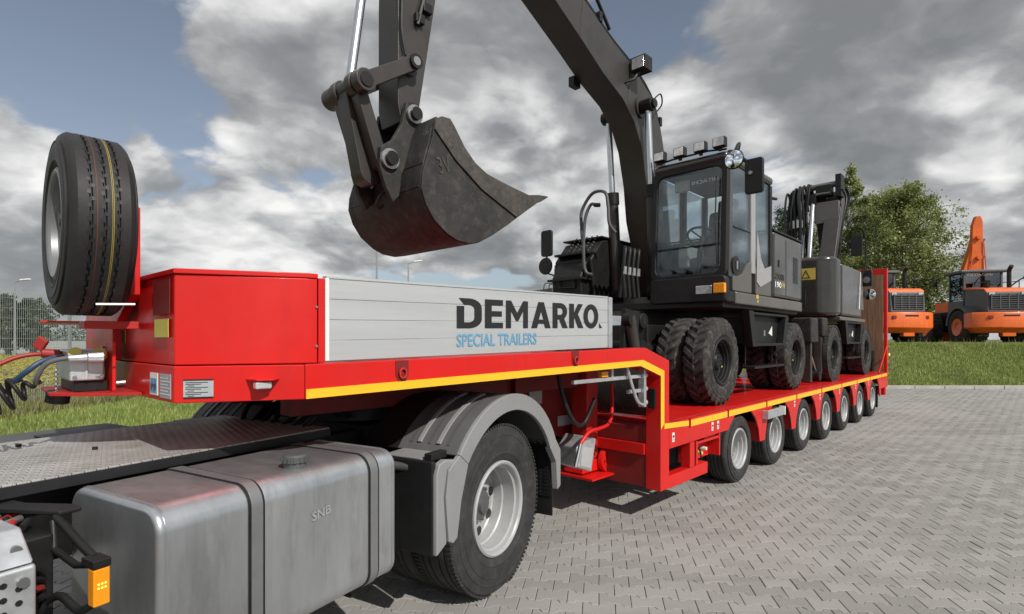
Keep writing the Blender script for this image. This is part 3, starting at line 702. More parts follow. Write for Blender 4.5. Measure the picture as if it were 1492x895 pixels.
# ---- details below the neck, inner reds darkened for its shade
B('leg_column', 'red_worn', trailer, 4.22, 4.40, -.62, -.44, .50, 1.46, bev=.01)
B('neck_wall', 'red_dark', trailer, 3.30, 4.424, .0, .02, .60, 1.40)  # inner walls coloured dark red to imitate shade under the neck
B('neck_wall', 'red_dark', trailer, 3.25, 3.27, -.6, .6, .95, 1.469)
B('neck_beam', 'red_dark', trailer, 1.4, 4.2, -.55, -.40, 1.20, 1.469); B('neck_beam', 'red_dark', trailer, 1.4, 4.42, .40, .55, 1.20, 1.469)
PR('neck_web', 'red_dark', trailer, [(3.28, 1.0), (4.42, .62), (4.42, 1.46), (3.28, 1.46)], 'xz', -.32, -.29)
B('cross_rail', 'red_paint', trailer, 4.402, 4.43, -1.12, -.45, .60, .70, bev=.005)
B('name_plate', 'grey_sticker', trailer, 4.15, 4.40, -.323, -.3205, .80, .90, bev=0)
PR('leg_foot', 'red_paint', trailer, [(4.12, .39), (4.42, .39), (4.39, .50), (4.15, .50)], 'xz', -.64, -.42, bev=.008)
B('foot_plate', 'red_paint', trailer, 4.08, 4.52, -.78, -.36, .355, .375, bev=.003)
m = MB(); m.lathe([(0, 0), (.105, 0), (.11, .01), (.11, .05), (0, .05)], (4.46, -.70, .48), 'y', 28, closed=False); o = m.build('leg_roller', 'red_paint', trailer)
m = MB(); discs(m, .06, 6, -.002, .014); o2 = m.build('bolt', 'red_dark', o); o2.location = (4.46, -.705, .48)
TU('crank_handle', 'red_paint', trailer, catmull([(4.36, -.80, 1.22), (4.28, -.86, 1.02), (4.14, -.92, .90), (3.90, -.98, .885), (3.72, -1.0, .88), (3.60, -1.0, .80)]), .017, 8)
CY('crank_grip', 'chrome', trailer, (3.60, -1.0, .80), (3.53, -1.0, .62), .015)
# wheel chock in its holder
chock = PR('wheel_chock', 'galvanised', None, [(3.70, .57), (3.90, .50), (3.97, .78), (3.78, .83), (3.68, .74)], 'xz', -.90, -.70, bev=.012)
PR('chock_face', 'aluminium', chock, [(3.73, .58), (3.88, .53), (3.92, .70), (3.76, .74)], 'xz', -.906, -.901, bev=.004)
TU('hose', 'black_plastic', trailer, catmull([(3.36, -.95, 1.42), (3.38, -.99, 1.2), (3.5, -1.0, 1.0), (3.7, -.96, .95), (3.82, -.99, 1.15)]), .018, 8)
B('back_plate', 'grey_sticker', trailer, 3.72, 3.90, -.335, -.322, 1.05, 1.17)
_l, _y = frame(TR_T, -3.645, 0.0); chock.location = _l; chock.rotation_euler = (0, 0, _y); tag(chock, 'silver wheel chock held beside the red support leg behind the mudguard', 'wheel chock')
# light bracket of galvanised tube
for a in ((3.25, 4.22, -1.20, -1.17, 1.315, 1.345), (4.02, 4.22, -1.20, -1.17, 1.19, 1.22)): B('lamp_rail', 'galvanised', trailer, *a, bev=.003)
B('lamp_rail', 'galvanised', trailer, 4.225, 4.262, -1.225, -1.165, 1.06, 1.40, bev=.003)
for x in (3.75, 3.98): B('lamp_rail', 'galvanised', trailer, x, x+.03, -1.201, -1.169, 1.347, 1.43, bev=.002)
for z in (1.095, 1.215, 1.335): CY('round_lamp', 'lamp_glass', trailer, (4.265, -1.195, z), (4.30, -1.195, z), .027, .024)
TU('grey_hose', 'galvanised', trailer, catmull([(3.95, -1.22, 1.42), (4.02, -1.23, 1.25), (4.10, -1.235, 1.12), (4.22, -1.22, 1.08)]), .014, 8)
B('marker_lamp', 'orange_lamp', trailer, 3.60, 3.69, -1.21, -1.17, 1.35, 1.395)
B('latch_plate', 'black_plastic', trailer, 4.40, 4.423, -1.23, -1.16, 1.03, 1.21)
# ---- front of the trailer
o = B('side_marker', 'lamp_glass', trailer, .93, 1.0, -1.25, -1.21, 1.435, 1.468, bev=.008)
PR('lamp_shield', 'red_paint', trailer, [(.92, -1.145), (1.05, -1.215), (1.0, -1.27), (.93, -1.255)], 'xy', 1.472, 1.478, bev=.001)
o.location = (0, 0, 0)
# data plates
def plate(name, a, b, z0, z1, material, off=.003):
    (xa, ya), (xb, yb) = a, b; d = Vector((xb-xa, yb-ya, 0)).normalized(); nn = Vector((d.y, -d.x, 0))
    p = [Vector((xa, ya, 0)), Vector((xb, yb, 0))]
    vs = []
    for h in (off*.2, off):
        for q, z in ((p[0], z0), (p[1], z0), (p[1], z1), (p[0], z1)): vs.append(q+nn*h+Vector((0, 0, z)))
    m = MB(); m.add(vs, [(0, 1, 2, 3), (4, 5, 6, 7), (0, 1, 5, 4), (1, 2, 6, 5), (2, 3, 7, 6), (3, 0, 4, 7)]); return m.build(name, material, trailer, smooth=0)
def along(a, b, f): return (a[0]+(b[0]-a[0])*f, a[1]+(b[1]-a[1])*f)
A_, B_ = (.679, -1.025), (1.1345, NE)
plate('data_plate', along(A_, B_, .07), along(A_, B_, .29), 1.40, 1.475, 'grey_sticker')
for z in (1.4745, 1.399): plate('plate_edge', along(A_, B_, .07), along(A_, B_, .29), z, z+.006, 'black_print', .0045)
for k in range(9): plate('print_line', along(A_, B_, .085 if k % 3 else .10), along(A_, B_, .15+.1*((k*7) % 3)/2), 1.408+k*.0072, 1.4105+k*.0072, 'black_print', .0042)
C_, D_ = (.655, -.5), (.679, -1.025)
plate('sticker', along(C_, D_, .42), along(C_, D_, .62), 1.40, 1.50, 'white_sticker'); plate('sticker_print', along(C_, D_, .44), along(C_, D_, .60), 1.41, 1.475, 'blue_print', .0042)
for k in range(5): plate('print_line', along(C_, D_, .45+.03*k), along(C_, D_, .465+.03*k), 1.42+.01*(k % 3), 1.45, 'black_print', .0052)
plate('sticker', along(C_, D_, .68), along(C_, D_, .94), 1.395, 1.50, 'grey_sticker')
for k in range(6): plate('print_line', along(C_, D_, .70), along(C_, D_, .92-.05*(k % 2)), 1.41+.014*k, 1.413+.014*k, 'white_sticker', .0042)
plate('reflector', (.664, -.80), (.672, -.98), 1.66, 1.74, 'yellow_faded'); plate('reflector', (.662, -.05), (.662, -.25), 1.63, 1.74, 'yellow_faded')
plate('reflection_panel', (.664, -.78), (.6725, -1.0), 1.76, 1.91, 'red_dark')  # dark red plate paints a reflection band onto the box front
# spare wheel carrier and front gear
m = MB(); m.prism([(-.86, 1.545), (-.72, 1.545), (-.66, 1.85), (-.66, 2.29), (-.70, 2.29), (-.70, 1.90), (-.86, 1.60)], 'yz', .60, .645)
PR('carrier_upright', 'red_paint', trailer, [(-.25, 1.545), (-.05, 1.545), (-.30, 2.27), (-.63, 2.27), (-.63, 1.86), (-.25, 1.70)], 'yz', .605, .645, bev=.004)
PR('carrier_cradle', 'red_worn', trailer, [(-.60, 1.70), (-.46, 1.70), (-.46, 1.735), (-.54, 1.73), (-.60, 1.735)], 'yz', .44, .645, bev=.003)
PR('carrier_wing', 'red_paint', trailer, [(.36, .10), (.62, .02), (.62, .62), (.40, .62)], 'xy', 1.74, 1.75, bev=.003)
CY('light_bar', 'led_white', trailer, (.45, -.80, 1.80), (.588, -.80, 1.806), .0035, n=8)
PR('coupling_shelf', 'red_worn', trailer, [(.345, -.36), (.46, -.50), (.652, -.62), (.652, .30), (.36, .10)], 'xy', 1.388, 1.402, bev=.002)
PR('shelf_side', 'red_paint', trailer, [(-.47, 1.403), (-.22, 1.403), (-.26, 1.60), (-.32, 1.64), (-.47, 1.64)], 'yz', .565, .58, bev=.003)
vb = B('valve_block', 'galvanised', trailer, .41, .545, -.42, .02, 1.455, 1.60, bev=.01)
B('block_divider', 'aluminium', vb, .468, .480, -.428, -.4205, 1.46, 1.595); B('block_base', 'black_metal', trailer, .43, .56, -.40, .0, 1.403, 1.453)
for y, c in ((.435, 'yellow_faded'), (.525, 'sticker_yellow')):
    m = MB(); m.cyl((y, -.43, 1.575), (y-.01, -.47, 1.59), .030, .027, 16); m.build('dust_cap', c, vb, bev=.004)
for y in (.43, .53): CY('bolt', 'bolt_steel', vb, (y, -.421, 1.475), (y, -.432, 1.475), .008, n=8)
CY('bolt', 'bolt_steel', trailer, (.583, -.45, 1.44), (.62, -.45, 1.442), .011, n=8); CY('bolt', 'bolt_steel', trailer, (.565, -.30, 1.61), (.55, -.30, 1.61), .010, n=8)
for o in set(bpy.data.objects)-T0:
    if o.parent == trailer: TX(o)

# spare wheel (rests on the carrier)
sp_loc = Vector(TR_T)*.47+Vector((TR_T[1], -TR_T[0]))*-3.107
spare = empty('spare_wheel', (sp_loc.x, sp_loc.y, 1.76), yaw, 'black spare trailer tyre on silver rim standing upright at the trailer front', 'wheel')
m = MB(); prof = [(r, y*.92) for r, y in tyre_prof(.40, .235, .25, (.075, .125, .175), .014)]
m.lathe([(r, y-.125) for r, y in prof], (0, 0, .40), 'x', 120)
m.build('tyre', 'rubber_new', spare, smooth=35)
m = MB()
for gy in (-.056, -.010, .036):
    for k in range(90):
        a = 2*math.pi*k/90+(.02 if gy == 0 else 0); c = Vector((gy+.0075*(1 if k % 2 else -1), .4003*math.cos(a), .40+.4003*math.sin(a)))
        m.obox(c, (.012, .016, .0012), Matrix.Rotation(a-math.pi/2, 3, 'X'))
m.build('tread_sipe', 'black_print', spare, smooth=0, kind='stuff')
for gx, c in ((.014, 'paint_yellow_dim'), (.019, 'paint_yellow_dim'), (-.036, 'paint_red_dim')):
    m = MB(); m.lathe([(.4004, gx-.0012), (.4012, gx-.0012), (.4012, gx+.0012), (.4004, gx+.0012)], (0, 0, .40), 'x', 96); m.build('paint_line', c, spare)
m = MB(); m.lathe([(r, y-.125) for r, y in rim_prof(.235, .25, .17, .085)], (0, 0, .40), 'x', 64); m.build('rim', 'rim_dull', spare, smooth=18)
CYo = CY('locking_clamp', 'black_metal', spare, (-.128, -.15, .40), (-.10, -.15, .40), .03, n=10)
m = MB(); m.lathe([(.0, .0), (.05, .0), (.055, .04), (0, .04)], (0, 0, .40), 'x', 20, closed=False); m.build('hub_plate', 'bolt_steel', spare)

# ================================================================ tractor unit
kloc, kyaw = frame(TK_T, -3.07, 2.0)
truck = empty('tractor_unit', kloc, kyaw, 'silver truck tractor unit with fuel tank, grey mudguards and tread plate catwalk', 'truck')
K0 = set(bpy.data.objects)
KN = -1.21
tank = PR('fuel_tank', 'tank_metal', truck, rrect(KN, -.60, .464, 1.098, .085, 7), 'yz', .957, 2.092, bev=.022, seg=4, smooth=40)
for x in (.957+.03, 2.092-.03):
    m = MB(); ringmesh(m, rrect(KN-.003, -.597, .461, 1.101, .087, 7), rrect(KN+.01, -.61, .474, 1.088, .08, 7), 'yz', x-.004, x+.004); m.build('end_seam', 'tank_metal', tank)
for x in (1.31, 1.93):
    m = MB(); ringmesh(m, rrect(KN-.007, -.593, .457, 1.105, .09, 8), rrect(KN+.004, -.604, .468, 1.094, .08, 8), 'yz', x-.024, x+.024); m.build('tank_strap', 'strap_steel', tank, smooth=40, bev=.001)
    for dx in (-.029, .029):
        m = MB(); ringmesh(m, rrect(KN-.004, -.596, .460, 1.102, .088, 8), rrect(KN+.004, -.604, .468, 1.094, .08, 8), 'yz', x+dx-.005, x+dx+.005); m.build('strap_edge', 'black_plastic', tank, smooth=40)
    B('tank_bracket', 'black_metal', truck, x-.04, x+.04, -1.10, -.60, .40, .460)
cx, cy = 1.58, -1.09
m = MB(); prof = [(0, .0), (.046, 0), (.046, .022), (.052, .024), (.052, .05), (.045, .058), (0, .060)]
m.lathe(prof, (cx, cy, 1.097), 'z', 28, closed=False); cap = m.build('filler_cap', 'grey_plastic_dark', tank, bev=.002)
m = MB()
for k in range(14):
    a = 2*math.pi*k/14; m.obox((cx+.053*math.cos(a), cy+.053*math.sin(a), 1.134), (.008, .010, .022), Matrix.Rotation(a, 3, 'Z'))
m.build('cap_grip', 'grey_plastic_dark', cap, bev=.001)
text('embossed_mark', 'SNB', 'galvanised', tank, (1.565, KN-.0035, .885), (1, 0, .12), (0, 0, 1), .10, .038, bold=.012, thick=.003)
# catwalk and chassis
B('catwalk', 'tread_plate', truck, -.3, 2.25, -.55, .50, 1.118, 1.132, bev=.002)
B('catwalk_edge', 'black_print', truck, -.3, 2.25, -.562, -.552, 1.085, 1.126, bev=0)
for y in (-.44, .36): B('chassis_rail', 'black_metal', truck, -.4, 4.4, y, y+.08, .78, 1.06)
for x in (.3, 1.1, 1.9, 2.7, 3.4, 4.2): B('cross_member', 'black_metal', truck, x, x+.1, -.36, .36, .82, 1.0)
for x, y in ((.9, .15), (1.25, -.1), (1.1, .3)): CY('bolt', 'black_metal', truck, (x, y, 1.132), (x, y, 1.145), .012, n=8)
B('far_tank', 'grey_plastic_dark', truck, -.2, 1.9, .62, 1.2, .50, 1.085, bev=.07, seg=5)
B('step_pad', 'black_plastic', truck, 1.35, 1.62, .66, .86, 1.088, 1.10, bev=.004)
m = MB(); m.lathe([(0, 0), (.05, 0), (.05, .018), (.038, .028), (0, .028)], (.62, .86, 1.16), 'z', 24, closed=False); m.build('far_cap', 'black_plastic', truck)
CY('cap_neck', 'black_plastic', truck, (.62, .86, 1.08), (.62, .86, 1.16), .03)
for k in range(3): TU('clip', 'black_plastic', truck, catmull([(.50+.04*k, .62, 1.12), (.53+.04*k, .66, 1.16), (.56+.04*k, .70, 1.12)]), .012, 6)
# fifth wheel under the neck
m = MB(); m.cyl((3.0, 0, 1.10), (3.0, 0, 1.19), .48, .46, 32); m.build('fifth_wheel', 'black_metal', truck)
B('turn_plate', 'black_metal', truck, 2.6, 3.5, -.5, .5, 1.0, 1.09)
for k in range(7): TU('cable', 'black_plastic', truck, catmull([(2.2, -.4+.1*k, 1.12), (2.35+.05*(k % 3), -.42+.12*k, 1.22), (2.6, -.35+.1*k, 1.14)]), .016, 6)
# drive wheels
def drive_wheel():
    m = MB(); m.lathe([(.0, .115), (.05, .12), (.058, .14), (.10, .15), (.105, .215), (0, .215)], (0, 0, 0), 'y', 28, closed=False); wheel_nuts(m, .122, 10, .20, .165, .015)
    h = m.build('wheel', 'grey_plastic_dark', truck)
    m = MB(); m.lathe(tyre_prof(.552, .300, .30, (.065, .115, .185, .235), .014), (0, 0, 0), 'y', 96)
    for k in range(110):     # shoulder blocks of the tread
        a = 2*math.pi*k/110
        for yy in (.022, .278): m.obox((.549*math.cos(a), yy, .549*math.sin(a)), (.014, .034, .016), Matrix.Rotation(-a, 3, 'Y'))
    m.build('tyre', 'rubber', h, smooth=35)
    m = MB(); m.lathe(tyre_prof(.552, .300, .30, (.065, .115, .185, .235), .014), (0, .34, 0), 'y', 64); m.build('tyre', 'rubber', h, smooth=35)
    m = MB(); m.lathe(rim_prof(.300, .30, .215, .15), (0, 0, 0), 'y', 72); rm = m.build('rim', 'steel_rim', h, smooth=18)
    for k in range(8):
        a = 2*math.pi*k/8+.2; CY('hand_hole', 'black_print', rm, (.200*math.cos(a), .194, .200*math.sin(a)), (.200*math.cos(a), .215, .200*math.sin(a)), .033, n=18)
    return h
dw = drive_wheel(); dw.location = (3.08, KN-.02, .535)
fw = copy_tree(dw); fw.location = (3.08, 1.22, .535); fw.rotation_euler = (0, .4, math.pi)
CY('drive_axle', 'black_metal', truck, (3.08, -.7, .53), (3.08, .7, .53), .13)
# mudguard: arch shell with lip, front panel and flap
def fender(sgn):
    c = (3.09, .535); ro = .755; yo = -1.32*1; root = None
    def P_(a, r): return (c[0]+r*math.cos(R(a)), c[1]+r*math.sin(R(a)))
    def shell(a0, a1, r0, r1, y0, y1, n=22):
        m = MB(); o = [P_(a0+(a1-a0)*k/n, r1) for k in range(n+1)]; i = [P_(a0+(a1-a0)*k/n, r0) for k in range(n+1)]
        vs = []; fs = []
        for y in (y0, y1):
            vs += [(p[0], y, p[1]) for p in o]+[(p[0], y, p[1]) for p in i]
        M = n+1
        for k in range(n):
            fs += [(k, k+1, M+k+1, M+k), (2*M+k+1, 2*M+k, 3*M+k, 3*M+k+1), (k+1, k, 2*M+k, 2*M+k+1), (M+k, M+k+1, 3*M+k+1, 3*M+k)]
        fs += [(0, M, 3*M, 2*M), (n, 2*M+n, 3*M+n, M+n)]
        return m.add(vs, fs)
    f = [1, 1]
    root = shell(28, 142, .735, ro, yo+.03, yo+.46).build('mudguard', 'guard_grey_shaded', truck, bev=.004)  # shell coloured darker than ribs and lip, imitating sun on their upright faces
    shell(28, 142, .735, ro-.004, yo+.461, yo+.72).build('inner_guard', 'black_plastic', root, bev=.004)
    shell(28, 142, .650, ro+.004, yo, yo+.029).build('lip', 'grey_plastic', root, bev=.006)
    for y in (.16, .30): shell(96, 138, ro+.001, ro+.012, yo+y, yo+y+.03).build('rib', 'grey_plastic', root, bev=.003)
    for y in (.10, .235, .37): shell(40, 138, ro+.001, ro+.004, yo+y, yo+y+.02).build('groove', 'grey_plastic_dark', root)
    # rear quarter
    q = [P_(28, .650), P_(28, ro+.004), (c[0]+.755, .80), (c[0]+.755, .52), (c[0]+.700, .50), (c[0]+.672, .72)]
    PR('rear_lip', 'grey_plastic', root, q, 'xz', yo, yo+.05, bev=.006)
    B('inner_liner', 'black_plastic', root, c[0]+.69, c[0]+.705, yo+.06, yo+.70, .44, .92, bev=0)
    B('spray_flap', 'black_plastic', root, c[0]+.70, c[0]+.715, yo+.05, yo+.62, .29, .52, bev=0)
    m = MB()
    for k in range(9):
        for j in range(16): m.box(c[0]+.686, c[0]+.690, yo+.08+k*.06, yo+.115+k*.06, .46+j*.028, .478+j*.028)
    m.build('spray_bristle', 'black_plastic', root, smooth=0, kind='stuff')
    B('side_marker', 'orange_lamp', root, c[0]+.757, c[0]+.772, yo+.008, yo+.045, .66, .76)
    # front quarter
    q = [P_(142, .650), (c[0]-.58, .75), (c[0]-.62, .55), (c[0]-.66, .53), (c[0]-.70, .55), (c[0]-.725, .80), (c[0]-.70, .94), P_(142, ro+.004)]
    PR('front_lip', 'grey_plastic', root, q, 'xz', yo, yo+.03, bev=.006)
    q2 = [(c[0]-.702, .93), (c[0]-.727, .80), (c[0]-.702, .55), (c[0]-.80, .50), (c[0]-.86, .55), (c[0]-.86, .98), (c[0]-.82, 1.03), (c[0]-.72, 1.045), P_(143, ro)]
    PR('front_panel', 'grey_plastic', root, [(c[0]-.705, .94), (c[0]-.735, .80), (c[0]-.71, .545), (c[0]-.80, .50), (c[0]-.80, .93), (c[0]-.775, .985), (c[0]-.72, 1.0), P_(143.5, ro-.01)], 'xz', yo+.006, yo+.05, bev=.01)
    B('front_wall', 'black_plastic', root, c[0]-.81, c[0]-.775, yo+.03, yo+.70, .50, 1.0, bev=.008)
    PR('top_shelf', 'grey_plastic', root, [(c[0]-.77, .985), P_(142, ro-.004), P_(142, ro+.012), (c[0]-.77, 1.003)], 'xz', yo+.14, yo+.40, bev=.003)
    B('hinge_block', 'black_plastic', root, c[0]-.76, c[0]-.62, yo+.075, yo+.125, .99, 1.03, bev=.004)
    return root
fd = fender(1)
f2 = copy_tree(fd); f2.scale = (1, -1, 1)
CY('guard_bar', 'grey_plastic_dark', truck, (2.30, -1.12, .955), (2.16, -.5, .955), .025)
# equipment box, cables, arm with the amber lamp
bx_ = B('equipment_box', 'galvanised', truck, .10, .648, -1.21, -.80, .60, 1.04, bev=.012)
PR('box_slope', 'galvanised', bx_, [(-1.21, 1.042), (-.80, 1.042), (-.80, 1.125), (-1.12, 1.125)], 'yz', .10, .643, bev=.008)
m = MB()
for i in range(15):
    for j in range(9): m.cyl((.16+.032*i, -1.2115, .68+.038*j+(.019 if i % 2 else 0)), (.16+.032*i, -1.208, .68+.038*j+(.019 if i % 2 else 0)), .0085, n=8)
m.build('vent_hole', 'black_print', bx_, smooth=0, kind='stuff')
m = MB()
for i in range(7):
    for j in range(7): m.cyl((.30+.045*i, -1.165, 1.085), (.30+.045*i, -1.16, 1.09), .009, n=8) if j == 0 else None
m.build('vent_hole', 'black_print', bx_, smooth=0, kind='stuff')
for z, y in ((1.0, -1.17), (1.075, -1.125)): CY('bolt', 'bolt_steel', bx_, (.615, y-.05, z), (.615, y-.03, z), .014, n=10)
B('battery_block', 'black_metal', truck, .62, .80, -.90, -.60, .60, 1.02, bev=.01)
for k in range(6):
    CY('terminal', ('bolt_steel', 'hose_red', 'black_plastic')[k % 3], truck, (.68+.03*(k % 3), -.68-.03*k, 1.03+.012*(k % 2)), (.74+.03*(k % 2), -.64-.03*k, 1.05), .011, n=8)
for k in range(5): TU('cable', ('black_plastic', 'black_plastic', 'hose_red')[k % 3], truck, catmull([(.655, -.95-.02*k, 1.0-.02*k), (.70, -.97-.02*k, .96-.03*k), (.76, -.92, .90-.02*k), (.78, -.80+.03*k, .76)]), .010, 6)
PR('cover_arm', 'black_plastic', truck, [(.72, -.60), (.80, -.58), (.81, -.66), (.885, -.82), (.885, -.88), (.82, -.88), (.74, -.68)], 'xy', 1.065, 1.082, bev=.006)
TU('lamp_arm', 'black_plastic', truck, [(.82, -.86, 1.06), (.82, -.92, 1.04), (.81, -1.08, 1.0), (.80, -1.17, .992)], .013, 8)
TU('lamp_arm', 'black_plastic', truck, [(.81, -.86, 1.05), (.80, -.90, .965), (.80, -1.05, .945), (.80, -1.16, .97)], .011, 8)
B('lamp_holder', 'black_plastic', truck, .772, .82, -1.225, -1.15, .975, 1.0, bev=.003)
lm = B('amber_lamp', 'orange_lamp', truck, .774, .818, -1.222, -1.185, .862, .973, bev=.005)
m = MB()
for i in range(3):
    for j in range(2): m.cyl((.787+.009*i, -1.2235, .916+.012*j), (.787+.009*i, -1.222, .916+.012*j), .003, n=6)
m.build('led', 'led_orange', lm, smooth=0)
TU('cable', 'black_plastic', truck, catmull([(.79, -1.19, .865), (.78, -1.12, .83), (.77, -1.02, .855), (.76, -.95, .82)]), .012, 8)
for o in set(bpy.data.objects)-K0:
    if o.parent == truck: o.location.x -= 2.0

# coiled hoses between truck and trailer (plugged in at the front shelf)
def TRW(s, y, z):
    w = -(y+3.645); t = Vector(TR_T); n = Vector((TR_T[1], -TR_T[0])); p = t*s+n*w; return Vector((p.x, p.y, z))
def coil(name, a, b, turns, rad, r, material, label, sag=.12, lead=.25):
    a = TRW(*a); b = TRW(*b); pts = [a]; n = turns*14
    d = (b-a); dn = d.normalized(); s1 = dn.orthogonal().normalized(); s2 = dn.cross(s1)
    for k in range(n+1):
        f = k/n; q = lead+(1-lead)*f; c = a+d*q+Vector((0, 0, -sag*math.sin(math.pi*min(1, q*1.1)))); an = f*turns*2*math.pi; rr = rad*min(1, f*6)
        pts.append(c+(s1*math.cos(an)+s2*math.sin(an))*rr)
    m = MB(); m.tube(catmull(pts[:2]+pts[2:], 1), r, 7); o = m.build(name, material, smooth=60); return tag(o, label, 'hose')
coil('coiled_hose', (.315, -.40, 1.46), (-.15, -.40, 1.30), 10, .062, .009, 'black_plastic', 'lower black coiled hose plugged into the trailer front', .02, .04)
coil('coiled_hose', (.27, -.16, 1.46), (-.20, -.10, 1.33), 9, .062, .009, 'black_plastic', 'upper black coiled hose plugged into the trailer front', .02, .04)
def hose(name, pts, r, material, label):
    m = MB(); m.tube(catmull([TRW(*p) for p in pts], 8), r, 8); return tag(m.build(name, material, smooth=60), label, 'hose')
hose('air_hose', [(.44, -.2, 1.585), (.33, -.22, 1.582), (.24, -.22, 1.565), (.12, -.22, 1.50), (-.05, -.2, 1.42)], .010, 'hose_red', 'red air hose with red clip leaving the trailer front')
hose('air_hose', [(.42, -.27, 1.57), (.33, -.30, 1.55), (.27, -.30, 1.50), (.22, -.22, 1.44)], .013, 'hose_blue', 'blue sleeved hose between the red hose and the coiled hoses')
hose('electric_cable', [(.47, -.47, 1.568), (.38, -.465, 1.563), (.325, -.45, 1.54), (.30, -.43, 1.49), (.295, -.40, 1.45)], .011, 'cable_grey', 'grey ribbed cable with silver plug at the valve block')
m = MB(); p = TRW(.53, -.475, 1.568); q = TRW(.47, -.472, 1.568); m.cyl(p, q, .030, .026, 14); m.cyl(q, TRW(.40, -.466, 1.564), .021, .017, 12)
tag(m.build('cable_plug', 'galvanised', bev=.003), 'silver cable plug pushed into the valve block', 'plug')
m = MB(); a = TRW(.33, -.22, 1.585); m.obox(a+Vector((0, 0, .045)), (.05, .02, .06), Matrix.Rotation(.6, 3, 'Y')); m.cyl(a, TRW(.40, -.22, 1.58), .022, .022, 12)
tag(m.build('hose_coupling', 'hose_red', bev=.006), 'red hose coupling head at the trailer front', 'coupling')
m = MB(); c = TRW(.386, -.245, 1.345)
m.cyl(c, c+Vector((.01, .0, .055)), .048, .048, 20); mo = tag(m.build('hanging_cap', 'black_plastic', bev=.004), 'black rubber cap hanging on a chain below the trailer shelf', 'cap')
for k in range(9):
    m = MB(); cc = TRW(.386, -.245, 1.41+.0115*k); m.tube([cc+Vector((.006*math.cos(t)*(k % 2), .006*math.cos(t)*(1-k % 2), .009*math.sin(t))) for t in [j*math.pi/4 for j in range(9)]], .002, 5); m.build('chain_link', 'bolt_steel', mo, smooth=0)
# ================================================================ excavators
def lug_tyre(m, ro, ri, w, y0, nl=26, lug=.032, lugs=True):
    m.lathe([(r, y) for r, y in tyre_prof(ro-(lug if lugs else 0), ri, w, () if lugs else (.05, .11, .165, .22), .02)], (0, y0, 0), 'y', 64)
    if not lugs:
        for k in range(54):
            a = 2*math.pi*k/54
            for yy in (.03, w-.03): m.obox(((ro-.006)*math.cos(a), y0+yy, (ro-.006)*math.sin(a)), (.03, .07, .055), Matrix.Rotation(-a, 3, 'Y'))
        return
    for k in range(nl):
        for sd in (0, 1):
            a0 = 2*math.pi*(k+.5*sd)/nl
            # chevron bar from the centre line to the shoulder
            rows = []
            for f, rr in ((-.04, ro), (.5, ro), (.88, ro-.008), (1.0, ro-.05), (1.03, ro-.10)):
                yy = w/2+(1 if sd else -1)*f*w/2*.985
                ac = a0-f*.21; hw = .040 if f < .9 else .034
                rows.append((rr, yy, ac, hw/ro))
            vs = []
            for rr, yy, ac, ha in rows:
                dep = lug+.014 if rr > ro-.04 else .02
                for aa, r2 in ((ac-ha*1.3, rr-dep), (ac-ha*.75, rr), (ac+ha*.75, rr), (ac+ha*1.3, rr-dep)):
                    vs.append((r2*math.cos(aa), y0+yy, r2*math.sin(aa)))
            fs = []
            for i in range(len(rows)-1):
                for j in range(3): fs.append((i*4+j, i*4+j+1, (i+1)*4+j+1, (i+1)*4+j))
            fs += [(0, 1, 2, 3), tuple((len(rows)-1)*4+q for q in (3, 2, 1, 0))]
            m.add(vs, fs)
def exc_wheel(root, lugs=True, ro=.515):
    m = MB(); m.lathe([(.0, .045), (.085, .045), (.095, .06), (.105, .075), (.115, .20), (0, .2)], (0, 0, 0), 'y', 28, closed=False); wheel_nuts(m, .145, 10, .115, .09, .013); wheel_nuts(m, .06, 6, .06, .036, .01)
    h = m.build('wheel', 'black_metal', root)
    m = MB(); lug_tyre(m, ro, .265, .27, 0, lugs=lugs); m.build('tyre', 'rubber_dusty', h, smooth=30)
    m = MB(); lug_tyre(m, ro, .265, .27, .335, lugs=lugs); m.build('tyre', 'rubber_dusty', h, smooth=30)
    m = MB(); m.lathe(rim_prof(.268, .27, .12, .14), (0, 0, 0), 'y', 48); m.build('rim', 'black_plastic', h, smooth=35)
    CY('grease_cap', 'yellow_faded', h, (.05, .055, -.06), (.05, .035, -.06), .012, n=8)
    return h
BEDZ = .89
